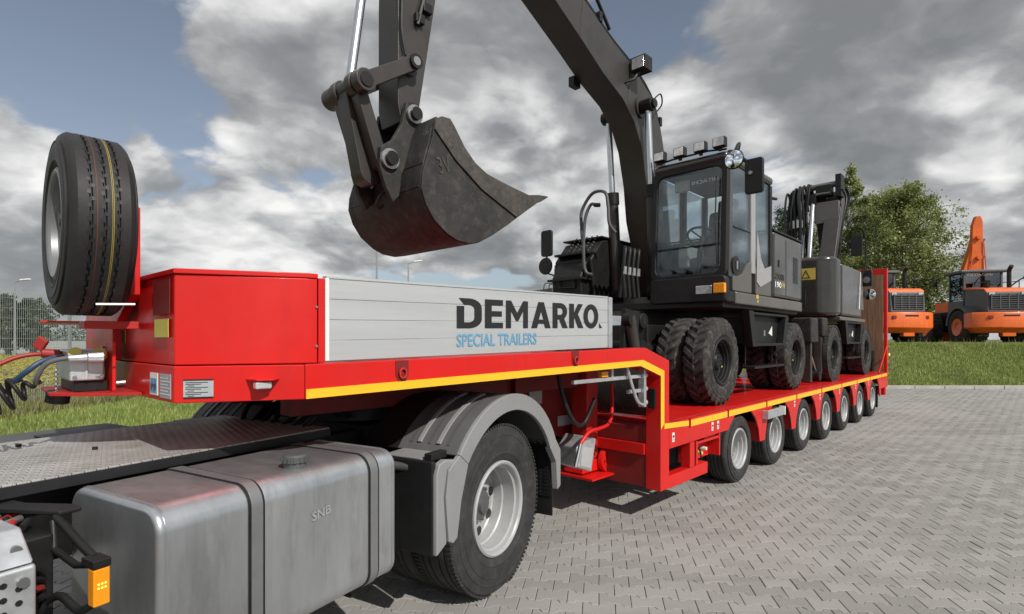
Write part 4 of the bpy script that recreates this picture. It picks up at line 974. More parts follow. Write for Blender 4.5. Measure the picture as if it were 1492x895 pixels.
def undercarriage(root, xa, xb, lugs, near=-1.20, far=1.20):
    w = exc_wheel(root, lugs); w.location = (xa, near, BEDZ+.505)
    for x, y, rz in ((xb, near, 0), (xa, far, math.pi), (xb, far, math.pi)):
        c = copy_tree(w); c.location = (x, y, BEDZ+.505); c.rotation_euler = (0, random.uniform(0, 6), rz)
    for x in (xa, xb):
        CY('axle', 'black_metal', root, (x, -.8, BEDZ+.505), (x, .8, BEDZ+.505), .14); CY('axle_housing', 'black_metal', root, (x, -.25, BEDZ+.505), (x, .25, BEDZ+.505), .24)
    B('chassis', 'black_metal', root, xa-.45, xb+.45, -.48, .48, 1.42, 1.83, bev=.02)
    xm = (xa+xb)/2
    m = MB(); m.cyl((xm, 0, 1.83), (xm, 0, 2.06), .62, .60, 36); m.build('slew_ring', 'black_metal', root)
    # step box between the wheels
    a, b = xa+.80, xb-.55
    PR('step_frame', 'black_metal', root, [(a, 2.0), (b+.10, 1.97), (b-.06, 1.58), (a+.18, 1.58)], 'xz', near+.09, near+.12, bev=.004)
    B('tool_box', 'black_metal', root, a+.2, b-.1, near+.121, near+.62, 1.60, 1.95, bev=.01)
    PR('step_side', 'black_metal', root, [(a-.02, 2.02), (a+.14, 2.02), (a+.28, 1.56), (a+.12, 1.56)], 'xz', near-.01, near+.085, bev=.004)
    PR('step_side', 'black_metal', root, [(b+.02, 1.99), (b+.14, 1.99), (b-.0, 1.56), (b-.12, 1.56)], 'xz', near-.01, near+.085, bev=.004)
    B('step_tread', 'black_plastic', root, a+.05, b+.10, near-.005, near+.16, 1.975, 2.005); B('step_tread', 'black_plastic', root, a+.24, b-.08, near-.005, near+.16, 1.565, 1.60)
    B('step_tread', 'black_plastic', root, a+.20, b-.04, near-.005, near+.16, 1.27, 1.30)
    for x in (a+.26, b-.12): B('step_hanger', 'black_metal', root, x, x+.025, near+.14, near+.159, 1.30, 1.565)
    PR('warning_label', 'white_sticker', root, [(b-.42, 1.74), (b-.28, 1.70), (b-.28, 1.84)], 'xz', near+.086, near+.089, bev=0)
    B('latch', 'bolt_steel', root, b-.62, b-.56, near+.084, near+.089, 1.70, 1.78, bev=.002)
    CY('drive_shaft', 'black_metal', root, (xa+.2, .1, 1.40), (xb-.2, .1, 1.40), .06)

# ---------------------------------------------------------------- first excavator
loc, yaw = frame(TR_T, -3.75, 7.6); loc.z = BEDZ
ex1 = empty('wheeled_excavator', loc, yaw, 'dark grey wheeled excavator with chevron tyres, its arm and bucket raised over the trailer neck', 'excavator')
E0 = set(bpy.data.objects)
undercarriage(ex1, 6.24, 9.0, True)
# upper deck and body
PR('upper_frame', 'black_metal', ex1, [(6.42, -1.12), (9.3, -1.12), (9.5, -.9), (9.5, .9), (9.3, 1.12), (6.3, 1.15), (6.3, .3)], 'xy', 2.04, 2.13, bev=.01)
rear = [(7.98, -1.198), (9.20, -1.198)]+[(9.20+.45*math.sin(R(a)), -.748-.45*math.cos(R(a))) for a in (15, 30, 45, 60, 75, 90)]
rear += [(x, -y) for x, y in rear[::-1]]
body = PR('engine_hood', 'bronze_paint', ex1, rear, 'xy', 2.25, 3.17, bev=.045, seg=4)
skirt = PR('body_skirt', 'bronze_light', ex1, [(6.62, -1.203), (9.205, -1.203)]+[(9.205+.452*math.sin(R(a)), -.750-.453*math.cos(R(a))) for a in (15, 30, 45, 60, 75, 90)]+[(9.655, .75), (9.2, 1.2), (6.62, 1.2)], 'xy', 2.085, 2.235, bev=.02, seg=3)
B('corner_lamp', 'orange_lamp', ex1, 9.58, 9.66, -.80, -.74, 2.14, 2.22)
m = MB(); ringmesh(m, [(p[0]+.004, p[1]*1.004) for p in rear], [(p[0]-.02, p[1]*.97) for p in rear], 'xy', 3.168, 3.19); m.build('hood_trim', 'black_plastic', ex1)
B('hood_rail', 'bronze_paint', ex1, 8.05, 8.9, -.9, -.4, 3.19, 3.24, bev=.02)
for k in range(16): B('vent_slat', 'black_print', body, 8.84, 9.06, -1.203, -1.199, 2.50+.025*k, 2.514+.025*k, bev=0)
B('door_seam', 'black_print', body, 8.50, 8.508, -1.2015, -1.199, 2.28, 3.1, bev=0)
B('door_latch', 'black_plastic', body, 8.16, 8.21, -1.206, -1.199, 2.68, 2.78, bev=.003)
text('model_mark', 'ZAXIS', 'black_print', body, (8.02, -1.1995, 2.50), (1, 0, 0), (0, 0, 1), .40, .085, bold=.02)
text('model_mark', '190', 'white_print', body, (8.03, -1.1995, 2.385), (1, 0, 0), (0, 0, 1), .26, .085, bold=.02)
text('model_mark', 'W', 'sticker_yellow', body, (8.32, -1.1995, 2.385), (1, 0, 0), (0, 0, 1), .13, .085, bold=.02)
B('warning_label', 'sticker_yellow', skirt, 7.28, 7.36, -1.2075, -1.204, 2.18, 2.235, bev=0); B('warning_label', 'sticker_yellow', skirt, 7.31, 7.36, -1.2075, -1.204, 2.13, 2.165, bev=0)
# right hand tank and tool boxes beyond the boom
PR('side_tank', 'black_metal', ex1, [(6.15, 2.2), (6.05, 2.75), (6.30, 3.02), (6.45, 3.06), (7.9, 3.06), (7.9, 2.2)], 'xz', .52, 1.16, bev=.03, seg=3)
PR('front_box', 'black_metal', ex1, [(5.95, 2.15), (5.92, 2.50), (6.10, 2.80), (6.3, 2.80), (6.3, 2.15)], 'xz', .60, 1.10, bev=.02)
B('tread_top', 'black_plastic', ex1, 6.28, 7.9, .50, 1.18, 3.062, 3.085, bev=.004)
m = MB()
for i in range(6):
    for j in range(5): m.cyl((6.12+.045*i, .62+.09*j, 2.86+.048*i), (6.115+.045*i, .62+.09*j, 2.872+.048*i), .014, n=6)
m.build('grip_stud', 'bolt_steel', ex1, smooth=0, kind='stuff')
B('step_ledge', 'black_plastic', ex1, 5.88, 6.12, .55, 1.15, 2.46, 2.49); B('step_ledge', 'black_plastic', ex1, 6.0, 6.2, .55, 1.12, 2.82, 2.85)
TU('hand_rail', 'loader_grey', ex1, catmull([(6.3, .62, 2.75), (6.08, .66, 2.95), (6.05, .68, 3.22), (6.05, .67, 3.42), (6.05, .50, 3.62), (6.05, .30, 3.60), (6.05, .25, 3.42), (6.05, .23, 3.18), (6.12, .18, 3.06)], 5), .022, 8)
TU('hand_rail', 'loader_grey', ex1, catmull([(6.02, .48, 2.52), (5.98, .58, 2.62), (5.98, .58, 3.2), (6.0, .50, 3.45), (6.0, .40, 3.44)], 5), .022, 8)
CY('rail_grip', 'black_plastic', ex1, (6.0, .43, 3.445), (6.0, .35, 3.43), .028)
TU('guard_loop', 'black_plastic', ex1, [(5.90, .70, 2.55), (5.90, .70, 2.36), (5.90, .95, 2.36), (5.90, .95, 2.55)], .016, 6)
TU('mirror_arm', 'black_metal', ex1, [(6.1, 1.12, 2.55), (6.1, 1.34, 2.62), (6.1, 1.34, 3.05)], .014, 6)
PR('mirror', 'black_plastic', ex1, rrect(1.22, 1.42, 2.86, 3.24, .04, 4), 'yz', 6.06, 6.10, bev=.008)
m = MB(); m.lathe([(0, 0), (.12, .0), (.125, .02), (.06, .06), (0, .065)], (6.06, 1.34, 2.72), 'x', 24, closed=False); m.build('round_mirror', 'black_plastic', ex1)
# ---- cab
cab = PR('cab_floor', 'black_plastic', ex1, [(6.37, -1.19), (7.96, -1.19), (7.96, -.20), (6.37, -.20)], 'xy', 2.10, 2.24, bev=.02)
PR('front_apron', 'black_plastic', ex1, rrect(-1.19, -.20, 2.10, 2.42, .06, 5), 'yz', 6.33, 6.46, bev=.02)
m = MB()
for i in range(9):
    for j in range(5): m.cyl((6.331, -.36-.028*i-(.014 if j % 2 else 0), 2.20+.022*j), (6.327, -.36-.028*i-(.014 if j % 2 else 0), 2.20+.022*j), .010, n=6)
m.build('grille_hole', 'black_print', cab, smooth=0, kind='stuff')
B('head_lamp', 'lamp_glass', cab, 6.315, 6.33, -1.03, -.83, 2.20, 2.30, bev=.006); B('turn_lamp', 'orange_lamp', cab, 6.30, 6.36, -1.19, -1.05, 2.20, 2.32, bev=.012)
# front frame ring
def fr(y0, y1, z0, z1, r): return rrect(y0, y1, z0, z1, r, 6)
m = MB(); ringmesh(m, fr(-1.185, -.205, 2.38, 3.84, .12), fr(-1.115, -.275, 2.45, 3.74, .10), 'yz', 6.345, 6.43)
for i, v in enumerate(m.v):
    x, y, z = v; m.v[i] = (x+max(0, (z-2.9))*.075, y, z)
m.build('front_frame', 'black_plastic', cab, bev=.012, smooth=40)
m = MB(); m.prism(fr(-1.117, -.273, 2.448, 3.742, .10), 'yz', 6.365, 6.371)
for i, v in enumerate(m.v):
    x, y, z = v; m.v[i] = (x+max(0, (z-2.9))*.075, y, z)
m.build('windscreen', 'cab_glass', cab, smooth=0)
B('glass_bar', 'black_plastic', cab, 6.352, 6.362, -1.11, -.28, 2.785, 2.80, bev=0)
TU('wiper', 'black_plastic', cab, [(6.36, -1.08, 2.55), (6.35, -1.06, 3.1), (6.37, -1.07, 3.6)], .009, 5)
# pillars and roof
PR('front_pillar', 'bronze_paint', cab, [(6.435, 2.40), (6.535, 2.40), (6.58, 3.80), (6.47, 3.80)], 'xz', -1.19, -1.12, bev=.014)
PR('front_pillar', 'bronze_paint', cab, [(6.435, 2.40), (6.535, 2.40), (6.58, 3.80), (6.47, 3.80)], 'xz', -.27, -.20, bev=.014)
B('rear_pillar', 'black_plastic', cab, 7.88, 7.96, -1.185, -1.12, 2.24, 3.78, bev=.01); B('rear_pillar', 'black_plastic', cab, 7.88, 7.96, -.27, -.205, 2.24, 3.78, bev=.01)
B('middle_pillar', 'reflection_grey', cab, 7.16, 7.30, -1.193, -1.12, 2.50, 3.78, bev=.012)
B('middle_pillar', 'black_plastic', cab, 7.16, 7.26, -.27, -.205, 2.24, 3.78, bev=.01)
PR('roof', 'bronze_paint', cab, [(6.40, -1.18), (7.97, -1.20), (7.97, -.19), (6.40, -.21)], 'xy', 3.785, 3.90, bev=.05, seg=4)
B('roof_lining', 'black_plastic', cab, 6.48, 7.9, -1.10, -.28, 3.755, 3.784)
# door: lower panel with curved glass edge
dl = [(6.54, 2.24), (7.15, 2.24), (7.15, 2.66), (7.02, 2.60), (6.86, 2.47), (6.70, 2.42), (6.54, 2.42)]
PR('door', 'bronze_light', cab, dl, 'xz', -1.197, -1.13, bev=.012)
m = MB(); m.cyl((6.62, -1.205, 2.545), (6.62, -1.19, 2.545), .115, .11, 24); m.build('handle_bowl', 'black_plastic', cab); CY('handle', 'bolt_steel', cab, (6.62, -1.212, 2.50), (6.62, -1.212, 2.60), .014)
PR('door_glass', 'side_glass', cab, [(6.54, 2.43), (6.70, 2.43), (6.86, 2.48), (7.02, 2.61), (7.155, 2.67), (7.155, 3.77), (6.585, 3.77)], 'xz', -1.168, -1.162, bev=0, smooth=0)
B('glass_bar', 'black_plastic', cab, 6.56, 7.155, -1.175, -1.160, 3.02, 3.032, bev=0)
PR('rear_side_panel', 'bronze_light', cab, [(7.302, 2.24), (7.875, 2.24), (7.875, 2.66), (7.60, 2.58), (7.40, 2.42), (7.302, 2.62)], 'xz', -1.196, -1.13, bev=.012)
PR('door_skirt', 'reflection_grey', cab, [(7.31, 2.40), (7.44, 2.34), (7.86, 2.46), (7.86, 2.66), (7.60, 2.60), (7.46, 2.72), (7.33, 3.05)], 'xz', -1.205, -1.1965, bev=.003)  # lower door panel made pale to imitate a reflection on it
PR('rear_side_glass', 'side_glass', cab, [(7.302, 2.60), (7.875, 2.60), (7.875, 3.77), (7.302, 3.77)], 'xz', -1.168, -1.162, bev=0, smooth=0)
PR('left_glass', 'cab_glass', cab, [(6.54, 2.40), (7.875, 2.40), (7.875, 3.77), (6.585, 3.77)], 'xz', -.232, -.226, bev=0, smooth=0)
B('left_panel', 'black_plastic', cab, 6.54, 7.88, -.25, -.21, 2.24, 2.40)
PR('back_glass', 'cab_glass', cab, [(-1.12, 2.7), (-.27, 2.7), (-.27, 3.77), (-1.12, 3.77)], 'yz', 7.92, 7.926, bev=0, smooth=0)
B('back_panel', 'black_plastic', cab, 7.90, 7.95, -1.12, -.27, 2.24, 2.70)
text('maker_mark', 'HITACHI', 'white_print', cab, (6.535, -1.02, 3.60), (0, 1, 0), (0, 0, 1), .34, .045, bold=.02)
# inside
B('seat_base', 'seat_plastic', cab, 7.05, 7.5, -.95, -.45, 2.40, 2.62, bev=.03); B('seat_cushion', 'seat_cloth', cab, 6.98, 7.52, -.98, -.42, 2.62, 2.76, bev=.05, seg=3)
m = MB(); m.obox((7.56, -.70, 3.10), (.14, .50, .72), Matrix.Rotation(.18, 3, 'Y')); m.build('seat_back', 'seat_cloth', cab, bev=.05, seg=3)
m = MB(); m.obox((7.64, -.70, 3.52), (.10, .28, .2), Matrix.Rotation(.18, 3, 'Y')); m.build('head_rest', 'seat_cloth', cab, bev=.04, seg=3)
for y in (-1.05, -.36):
    B('console', 'seat_plastic', cab, 6.95, 7.45, y-.08, y+.08, 2.62, 2.92, bev=.03); TU('joystick', 'black_plastic', cab, [(6.98, y, 2.9), (6.95, y, 3.08)], .022, 8)
m = MB(); st = [Vector((6.80, -.70, 2.98))+Matrix.Rotation(.55, 3, 'Y') @ Vector((.19*math.cos(t), .19*math.sin(t), 0)) for t in [k*math.pi/14 for k in range(29)]]
m.tube(st, .016, 8)
for t in (.5, 2.6, 4.7): m.tube([(6.80, -.70, 2.96), Vector((6.80, -.70, 2.98))+Matrix.Rotation(.55, 3, 'Y') @ Vector((.19*math.cos(t), .19*math.sin(t), 0))], .012, 6)
m.build('steering_wheel', 'black_plastic', cab, smooth=60)
TU('steering_column', 'black_plastic', cab, [(6.62, -.70, 2.3), (6.74, -.70, 2.85), (6.80, -.70, 2.97)], .035, 8)
B('dash_display', 'black_plastic', cab, 6.60, 6.66, -1.05, -.90, 2.85, 3.10, bev=.01)
PR('floor_pedals', 'seat_plastic', cab, [(6.50, 2.25), (6.75, 2.25), (6.62, 2.46), (6.5, 2.46)], 'xz', -.98, -.45, bev=.01)
B('sun_visor', 'seat_plastic', cab, 6.58, 6.62, -.62, -.42, 3.55, 3.70, bev=.02)
# roof lights
for y in (-.331, -.60, -.868, -1.104):
    lo = B('work_lamp', 'black_plastic', cab, 6.33, 6.42, y-.075, y+.075, 3.93, 4.05, bev=.012); B('lens', 'lamp_glass', lo, 6.322, 6.329, y-.062, y+.062, 3.942, 4.04, bev=.004)
    B('lamp_foot', 'black_plastic', lo, 6.37, 6.40, y-.02, y+.02, 3.895, 3.929)
TU('roof_rail', 'black_plastic', cab, [(6.44, -.24, 3.93), (6.40, -.5, 3.935), (6.40, -.95, 3.935), (6.44, -1.16, 3.92)], .012, 6)
TU('mirror_arm', 'black_plastic', cab, catmull([(6.62, -1.20, 3.85), (6.56, -1.26, 3.98), (6.40, -1.30, 3.90), (6.28, -1.34, 3.78), (6.22, -1.50, 3.62)]), .022, 8)
mi = PR('mirror', 'black_plastic', cab, rrect(-1.66, -1.46, 3.27, 3.66, .035, 4), 'yz', 6.185, 6.235, bev=.012); CY('mirror_joint', 'bolt_steel', mi, (6.184, -1.53, 3.50), (6.165, -1.53, 3.50), .02)
m = MB(); m.lathe([(0, -.002), (.105, .012), (.112, .02), (.07, .05), (0, .06)], (6.20, -1.335, 3.70), 'x', 28, closed=False); rmi = m.build('round_mirror', 'black_plastic', cab)
m = MB(); m.lathe([(0, -.010), (.06, -.006), (.100, .006)], (6.197, -1.335, 3.70), 'x', 28, closed=False); m.build('mirror_face', 'mirror_glass', rmi, smooth=60)
m = MB(); m.lathe([(0, 0), (.05, 0), (.05, .07), (.03, .10), (0, .10)], (6.75, -1.08, 3.90), 'z', 18, closed=False); m.build('beacon', 'black_plastic', cab)
CY('rear_lamp', 'black_plastic', cab, (7.97, -1.17, 3.62), (8.10, -1.19, 3.63), .02)
# ---- boom, cylinders, stick
YB0, YB1 = -.03, .33; YC = .15
blo = [(7.0, 2.30), (6.62, 3.30), (6.55, 3.78), (6.42, 4.22), (6.242, 4.50), (5.963, 4.71), (5.524, 4.88), (5.124, 5.09), (4.6, 5.345), (3.6, 5.83), (2.9, 6.12)]
bup = [(7.32, 2.30), (7.22, 3.3), (7.10, 4.1), (6.95, 4.60), (6.72, 4.954), (6.237, 5.20), (5.75, 5.345), (5.124, 5.60), (4.3, 5.90), (3.5, 6.20), (2.9, 6.36)]
m = MB(); nB = len(blo); vs = []
for (a, b), (c_, d_) in zip(blo, bup): vs += [(a, YB0, b), (c_, YB0, d_), (c_, YB1, d_), (a, YB1, b)]
fs = [(0, 1, 2, 3), tuple(4*(nB-1)+q for q in (3, 2, 1, 0))]
for i in range(nB-1):
    for j in range(4): fs.append((4*i+j, 4*i+(j+1) % 4, 4*i+4+(j+1) % 4, 4*i+4+j))
m.add(vs, fs); boom = m.build('boom', 'boom_paint', ex1, bev=.008, smooth=28)
for _x, _z0, _z1 in ((5.05, 5.15, 5.60), (6.08, 4.66, 5.22)):
    TU('weld_seam', 'worn_steel', boom, [(_x, YB0-.001, _z0), (_x+.06, YB0-.001, _z1)], .006, 5)
TU('weld_seam', 'worn_steel', stick if 'stick' in globals() else boom, [(6.9, YB0-.001, 3.5), (7.05, YB0-.001, 3.52)], .006, 5)
text('maker_mark', 'HITACHI', 'white_print', boom, (3.40, YB0-.001, 6.02), (1, 0, -.47), (.47, 0, 1), 1.25, .17, bold=.03)
def hosepath(off, y): return [(a+off*.7, y, b+off) for a, b in bup[1:-1]]
for k, (off, y, r) in enumerate(((.05, .02, .018), (.05, .08, .018), (.05, .14, .02), (.05, .22, .018), (.10, .05, .022), (.10, .18, .02), (.055, .29, .016))):
    TU('boom_hose', 'black_plastic' if k % 2 else 'black_metal', ex1, catmull([(7.25, y, 2.5)]+hosepath(off, y), 3), r, 6)
for x, z in ((6.98, 4.66), (6.30, 5.24), (5.5, 5.50), (4.9, 5.74)): B('hose_clamp', 'black_metal', ex1, x-.03, x+.03, -.02, .32, z, z+.12, bev=.004)
TU('loop_hose', 'black_plastic', ex1, catmull([(5.2, 0, 5.62), (5.0, -.02, 5.95), (5.35, .02, 5.86), (5.75, .03, 5.52)], 6), .022, 8)
TU('pin_cable', 'black_plastic', ex1, catmull([(6.45, -.18, 4.80), (6.62, -.20, 4.93), (6.72, -.16, 4.82), (6.62, -.05, 4.66)], 6), .010, 6)
# boom work lamp
lo = B('work_lamp', 'black_plastic', ex1, 6.10, 6.28, -.27, -.06, 5.08, 5.26, bev=.006); B('lens', 'lamp_glass', lo, 6.092, 6.099, -.25, -.08, 5.10, 5.24, bev=.004)
TU('lamp_arm', 'black_metal', ex1, [(6.0, -.02, 4.93), (6.08, -.12, 4.97), (6.15, -.16, 5.08)], .02, 6)
B('boom_lug', 'black_metal', ex1, 5.42, 5.56, .335, .42, 4.82, 4.94)
# lift cylinders each side
def lift(y):
    pin = Vector((6.38, y, 4.72)); foot = Vector((6.60, y, 2.28)); d = (foot-pin)
    CY('cylinder_rod', 'chrome', ex1, pin, pin+d*.46, .042); 
    CY('cylinder_barrel', 'boom_paint', ex1, pin+d*.45, foot, .078, n=24); CY('cylinder_gland', 'black_metal', ex1, pin+d*.42, pin+d*.485, .092, n=24)
    CY('cylinder_foot', 'black_metal', ex1, foot-Vector((0, .09, 0)), foot+Vector((0, .09, 0)), .10)
    m = MB(); m.cyl(pin-Vector((0, .08, 0)), pin+Vector((0, .08, 0)), .085, .085, 20); m.build('rod_eye', 'black_metal', ex1, bev=.006)
lift(-.145); lift(.46)
CY('boom_pin', 'black_metal', ex1, (6.38, -.26, 4.72), (6.38, .56, 4.72), .055); CY('pin_boss', 'boom_paint', ex1, (6.38, -.055, 4.72), (6.38, -.031, 4.72), .13)
for y in (-.11, .0, .02, .10): pass
for k in range(4):
    x = 6.02+.11*k; TU('service_hose', 'black_plastic', ex1, catmull([(x, -.03, 2.2), (x-.03, -.02, 2.5), (x, -.03, 2.78), (x+.05, .0, 2.82), (x+.09, .04, 2.66), (x+.08, .1, 2.2)], 5), .026, 8)
    CY('hose_fitting', 'bolt_steel', ex1, (x-.02, -.03, 2.48), (x-.015, -.03, 2.58), .032, n=10)
# stick
sk = [(2.568, 4.42), (2.568, 3.585), (2.60, 3.44), (2.74, 3.42), (2.785, 3.62), (2.958, 4.60), (3.20, 5.70), (3.30, 6.30), (3.05, 6.6), (2.75, 6.55), (2.60, 5.9)]
stick = PR('stick', 'boom_paint', ex1, sk, 'xz', -.03, .26, bev=.008)
PR('stick_end', 'black_metal', ex1, [(2.575, 3.58), (2.60, 3.45), (2.72, 3.40), (2.80, 3.48), (2.775, 3.60)], 'xz', -.012, .245)
for x, z in ((2.72, 4.30), (2.80, 4.42)): B('stick_clamp', 'black_metal', ex1, x, x+.09, -.075, -.032, z, z+.08, bev=.008)
TU('stick_hose', 'black_metal', ex1, [(2.86, -.06, 4.7), (2.78, -.06, 4.44), (2.74, -.06, 4.28)], .018, 6)
# bucket cylinder and linkage
CY('cylinder_rod', 'chrome', ex1, (2.215, YC-.03, 3.64), (2.335, YC-.03, 4.48), .036); CY('cylinder_barrel', 'boom_paint', ex1, (2.335, YC-.03, 4.48), (2.50, YC-.03, 5.6), .07)
m = MB(); A = Vector((2.205, 0, 3.61))
for y0, y1, r in ((-.15, -.06, .085), (-.05, .03, .095), (.04, .17, .075), (.18, .26, .095), (.27, .40, .085)): m.cyl(A+Vector((0, y0, 0)), A+Vector((0, y1, 0)), r, r, 24)
m.build('link_pin', 'boom_paint', ex1, bev=.006); CY('pin_cap', 'black_metal', ex1, A+Vector((0, -.16, 0)), A+Vector((0, -.151, 0)), .055)
def strap(p, q, w0, w1, y0, y1, name, material='boom_paint', ext=.0):
    p = Vector((p[0], p[1])); q = Vector((q[0], q[1])); d = (q-p).normalized(); n = Vector((-d.y, d.x))
    poly = []
    for k in range(9):
        a = math.pi/2+math.pi*k/8; poly.append(tuple(p+(d*math.cos(a)+n*math.sin(a))*w0))
    for k in range(9):
        a = -math.pi/2+math.pi*k/8; poly.append(tuple(q+(d*math.cos(a)+n*math.sin(a))*w1))
    return PR(name, material, ex1, poly, 'xz', y0, y1, bev=.008)
strap((2.205, 3.61), (2.67, 3.92), .062, .055, -.125, -.07, 'side_link'); strap((2.205, 3.61), (2.67, 3.92), .062, .055, .31, .365, 'side_link')
CY('link_pin', 'black_metal', ex1, (2.67, -.15, 3.92), (2.67, .38, 3.92), .06); CY('pin_boss', 'boom_paint', ex1, (2.67, -.056, 3.92), (2.67, -.031, 3.92), .085)
CY('pin_cap', 'bolt_steel', ex1, (2.67, -.153, 3.92), (2.67, -.1505, 3.92), .035)
TU('grease_line', 'black_plastic', ex1, catmull([(2.60, -.05, 4.6), (2.58, -.06, 4.2), (2.62, -.06, 3.98)]), .012, 6)
strap((2.22, 3.58), (2.38, 3.0), .075, .11, .05, .20, 'bucket_link'); strap((2.22, 3.56), (2.41, 3.05), .05, .055, -.06, .04, 'bucket_link'); strap((2.22, 3.56), (2.41, 3.05), .05, .055, .21, .30, 'bucket_link')
# quick coupler ears
ear = [(2.70, 3.60), (2.60, 3.58), (2.56, 3.40), (2.47, 3.24), (2.36, 3.16), (2.345, 3.02), (2.40, 2.86), (2.47, 2.74), (2.53, 2.80), (2.555, 2.98), (2.63, 3.14), (2.72, 3.34), (2.76, 3.50)]
for y in (-.105, .285): PR('bucket_ear', 'worn_steel', ex1, ear, 'xz', y, y+.045, bev=.006)
for (x, z, r) in ((2.665, 3.49, .052), (2.43, 3.07, .055)):
    CY('ear_pin', 'black_metal', ex1, (x, -.165, z), (x, .38, z), r); CY('pin_collar', 'bolt_steel', ex1, (x, -.135, z), (x, -.106, z), r*1.45)
# bucket: shell plate curved round the back, side plates, cutting edge and teeth
BY0, BY1 = -.36, .69
back = [(2.65, 3.30), (2.60, 3.09), (2.55, 2.93), (2.541, 2.82), (2.585, 2.70), (2.668, 2.59), (2.80, 2.50), (2.90, 2.462), (3.036, 2.452), (3.15, 2.475), (3.309, 2.56), (3.50, 2.68), (3.606, 2.752)]
back = [(x-.004, z-.003) for x, z in back]
inn = [(x+.02*(1 if i < 6 else .2), z+.025) for i, (x, z) in enumerate(back)]
m = MB(); vs = []
for (a, b), (c_, d_) in zip(back, inn): vs += [(a, BY0, b), (a, BY1, b), (c_, BY1, d_), (c_, BY0, d_)]
fs = [(0, 1, 2, 3)]+[tuple(4*(len(back)-1)+q for q in (3, 2, 1, 0))]
for i in range(len(back)-1):
    for j in range(4): fs.append((4*i+j, 4*i+(j+1) % 4, 4*i+4+(j+1) % 4, 4*i+4+j))
m.add(vs, fs); bucket = m.build('bucket', 'worn_steel', ex1, smooth=40, bev=.004)
side = [(2.668, 3.376), (2.73, 3.42), (2.816, 3.426), (2.86, 3.38), (2.972, 3.235), (3.09, 3.135), (3.221, 3.075), (3.42, 3.04), (3.606, 3.015), (3.86, 2.985), (3.87, 2.93), (3.606, 2.752), (3.50, 2.68), (3.309, 2.56), (3.15, 2.475), (3.036, 2.452), (2.90, 2.462), (2.80, 2.50), (2.668, 2.59), (2.585, 2.70), (2.541, 2.82), (2.55, 2.93), (2.60, 3.09), (2.65, 3.25)]
for y in (BY0-.02, BY1): PR('side_plate', 'worn_steel', bucket, side, 'xz', y, y+.02, bev=.003)
cutter = [(2.66, 3.30), (2.668, 3.374), (2.73, 3.418), (2.815, 3.424), (2.86, 3.378), (2.972, 3.233), (3.09, 3.133), (3.221, 3.073), (3.42, 3.038), (3.606, 3.013), (3.858, 2.983), (3.868, 2.93), (3.60, 2.76), (3.17, 2.925), (2.877, 3.105)]
for y in (BY0-.036, BY1+.0205): PR('side_cutter', 'tooth_steel', bucket, cutter, 'xz', y, y+.0155, bev=.003)
PR('cutting_edge', 'tooth_steel', bucket, [(3.58, 2.735), (3.87, 2.93), (3.88, 2.975), (3.84, 2.98), (3.56, 2.775)], 'xz', BY0+.001, BY1-.001, bev=.004)
for k in range(5):
    y = BY0+.01+k*.245; m = MB()
    m.add([(3.80, y, 2.90), (3.80, y+.09, 2.90), (3.80, y+.09, 3.01), (3.80, y, 3.01), (4.00, y+.012, 2.985), (4.00, y+.078, 2.985), (3.97, y+.078, 3.045), (3.97, y+.012, 3.045), (4.13, y+.03, 3.055), (4.13, y+.06, 3.055), (4.13, y+.06, 3.066), (4.13, y+.03, 3.066)],
          [(0, 1, 5, 4), (1, 2, 6, 5), (2, 3, 7, 6), (3, 0, 4, 7), (4, 5, 9, 8), (5, 6, 10, 9), (6, 7, 11, 10), (7, 4, 8, 11), (3, 2, 1, 0), (8, 9, 10, 11)])
    m.build('tooth', 'tooth_steel', bucket, bev=.004)
PR('bucket_top', 'worn_steel', bucket, [(2.57, 3.02), (2.66, 3.33), (2.70, 3.42), (2.76, 3.40), (2.64, 3.0)], 'xz', BY0+.002, BY1-.002, bev=.006)
text('weld_mark', '3V', 'tooth_steel', bucket, (2.72, BY0-.0205, 2.96), (1, 0, .35), (-.35, 0, 1), .13, .13, bold=.0, thick=.006)
B('wear_strip', 'worn_steel', bucket, 2.532, 2.54, BY0+.01, BY1-.01, 2.83, 2.85, bev=0)
TU('lifting_eye', 'worn_steel', bucket, [(2.49, .04, 2.86), (2.44, .05, 2.80), (2.43, .08, 2.74), (2.47, .10, 2.72), (2.51, .10, 2.76)], .014, 8)
# blade and hitch at the front of the carrier
PR('dozer_blade', 'worn_steel', ex1, [(4.72, .905), (4.80, .905), (4.76, 1.10), (4.78, 1.28), (4.86, 1.46), (4.76, 1.46), (4.70, 1.28), (4.68, 1.10)], 'xz', -1.16, 1.16, bev=.006)
for y in (-.55, .42):
    PR('blade_arm', 'black_metal', ex1, [(4.80, 1.02), (5.9, 1.40), (5.9, 1.60), (4.80, 1.22)], 'xz', y, y+.12, bev=.008)
PR('hitch_plate', 'black_metal', ex1, [(4.95, 1.35), (5.25, 1.35), (5.30, 1.96), (5.02, 1.98)], 'xz', -.66, -.60, bev=.008); PR('hitch_plate', 'black_metal', ex1, [(5.2, 1.3), (5.6, 1.3), (5.55, 1.90), (5.30, 1.94)], 'xz', -.56, -.50, bev=.008)
m = MB(); m.cyl((5.47, -.62, 1.86), (5.47, -.40, 1.86), .09, .09, 24); m.build('hitch_eye', 'black_metal', ex1, bev=.01); CY('eye_hole', 'black_print', ex1, (5.47, -.623, 1.86), (5.47, -.62, 1.86), .045)
for z in (1.58, 1.72, 1.84): CY('hitch_bolt', 'bolt_steel', ex1, (5.18, -.675, z), (5.18, -.66, z), .025, n=8)
for x, z in ((5.20, 1.58), (5.32, 1.56)): CY('hitch_pin', 'black_metal', ex1, (x, -.76, z), (x, -.40, z), .065)
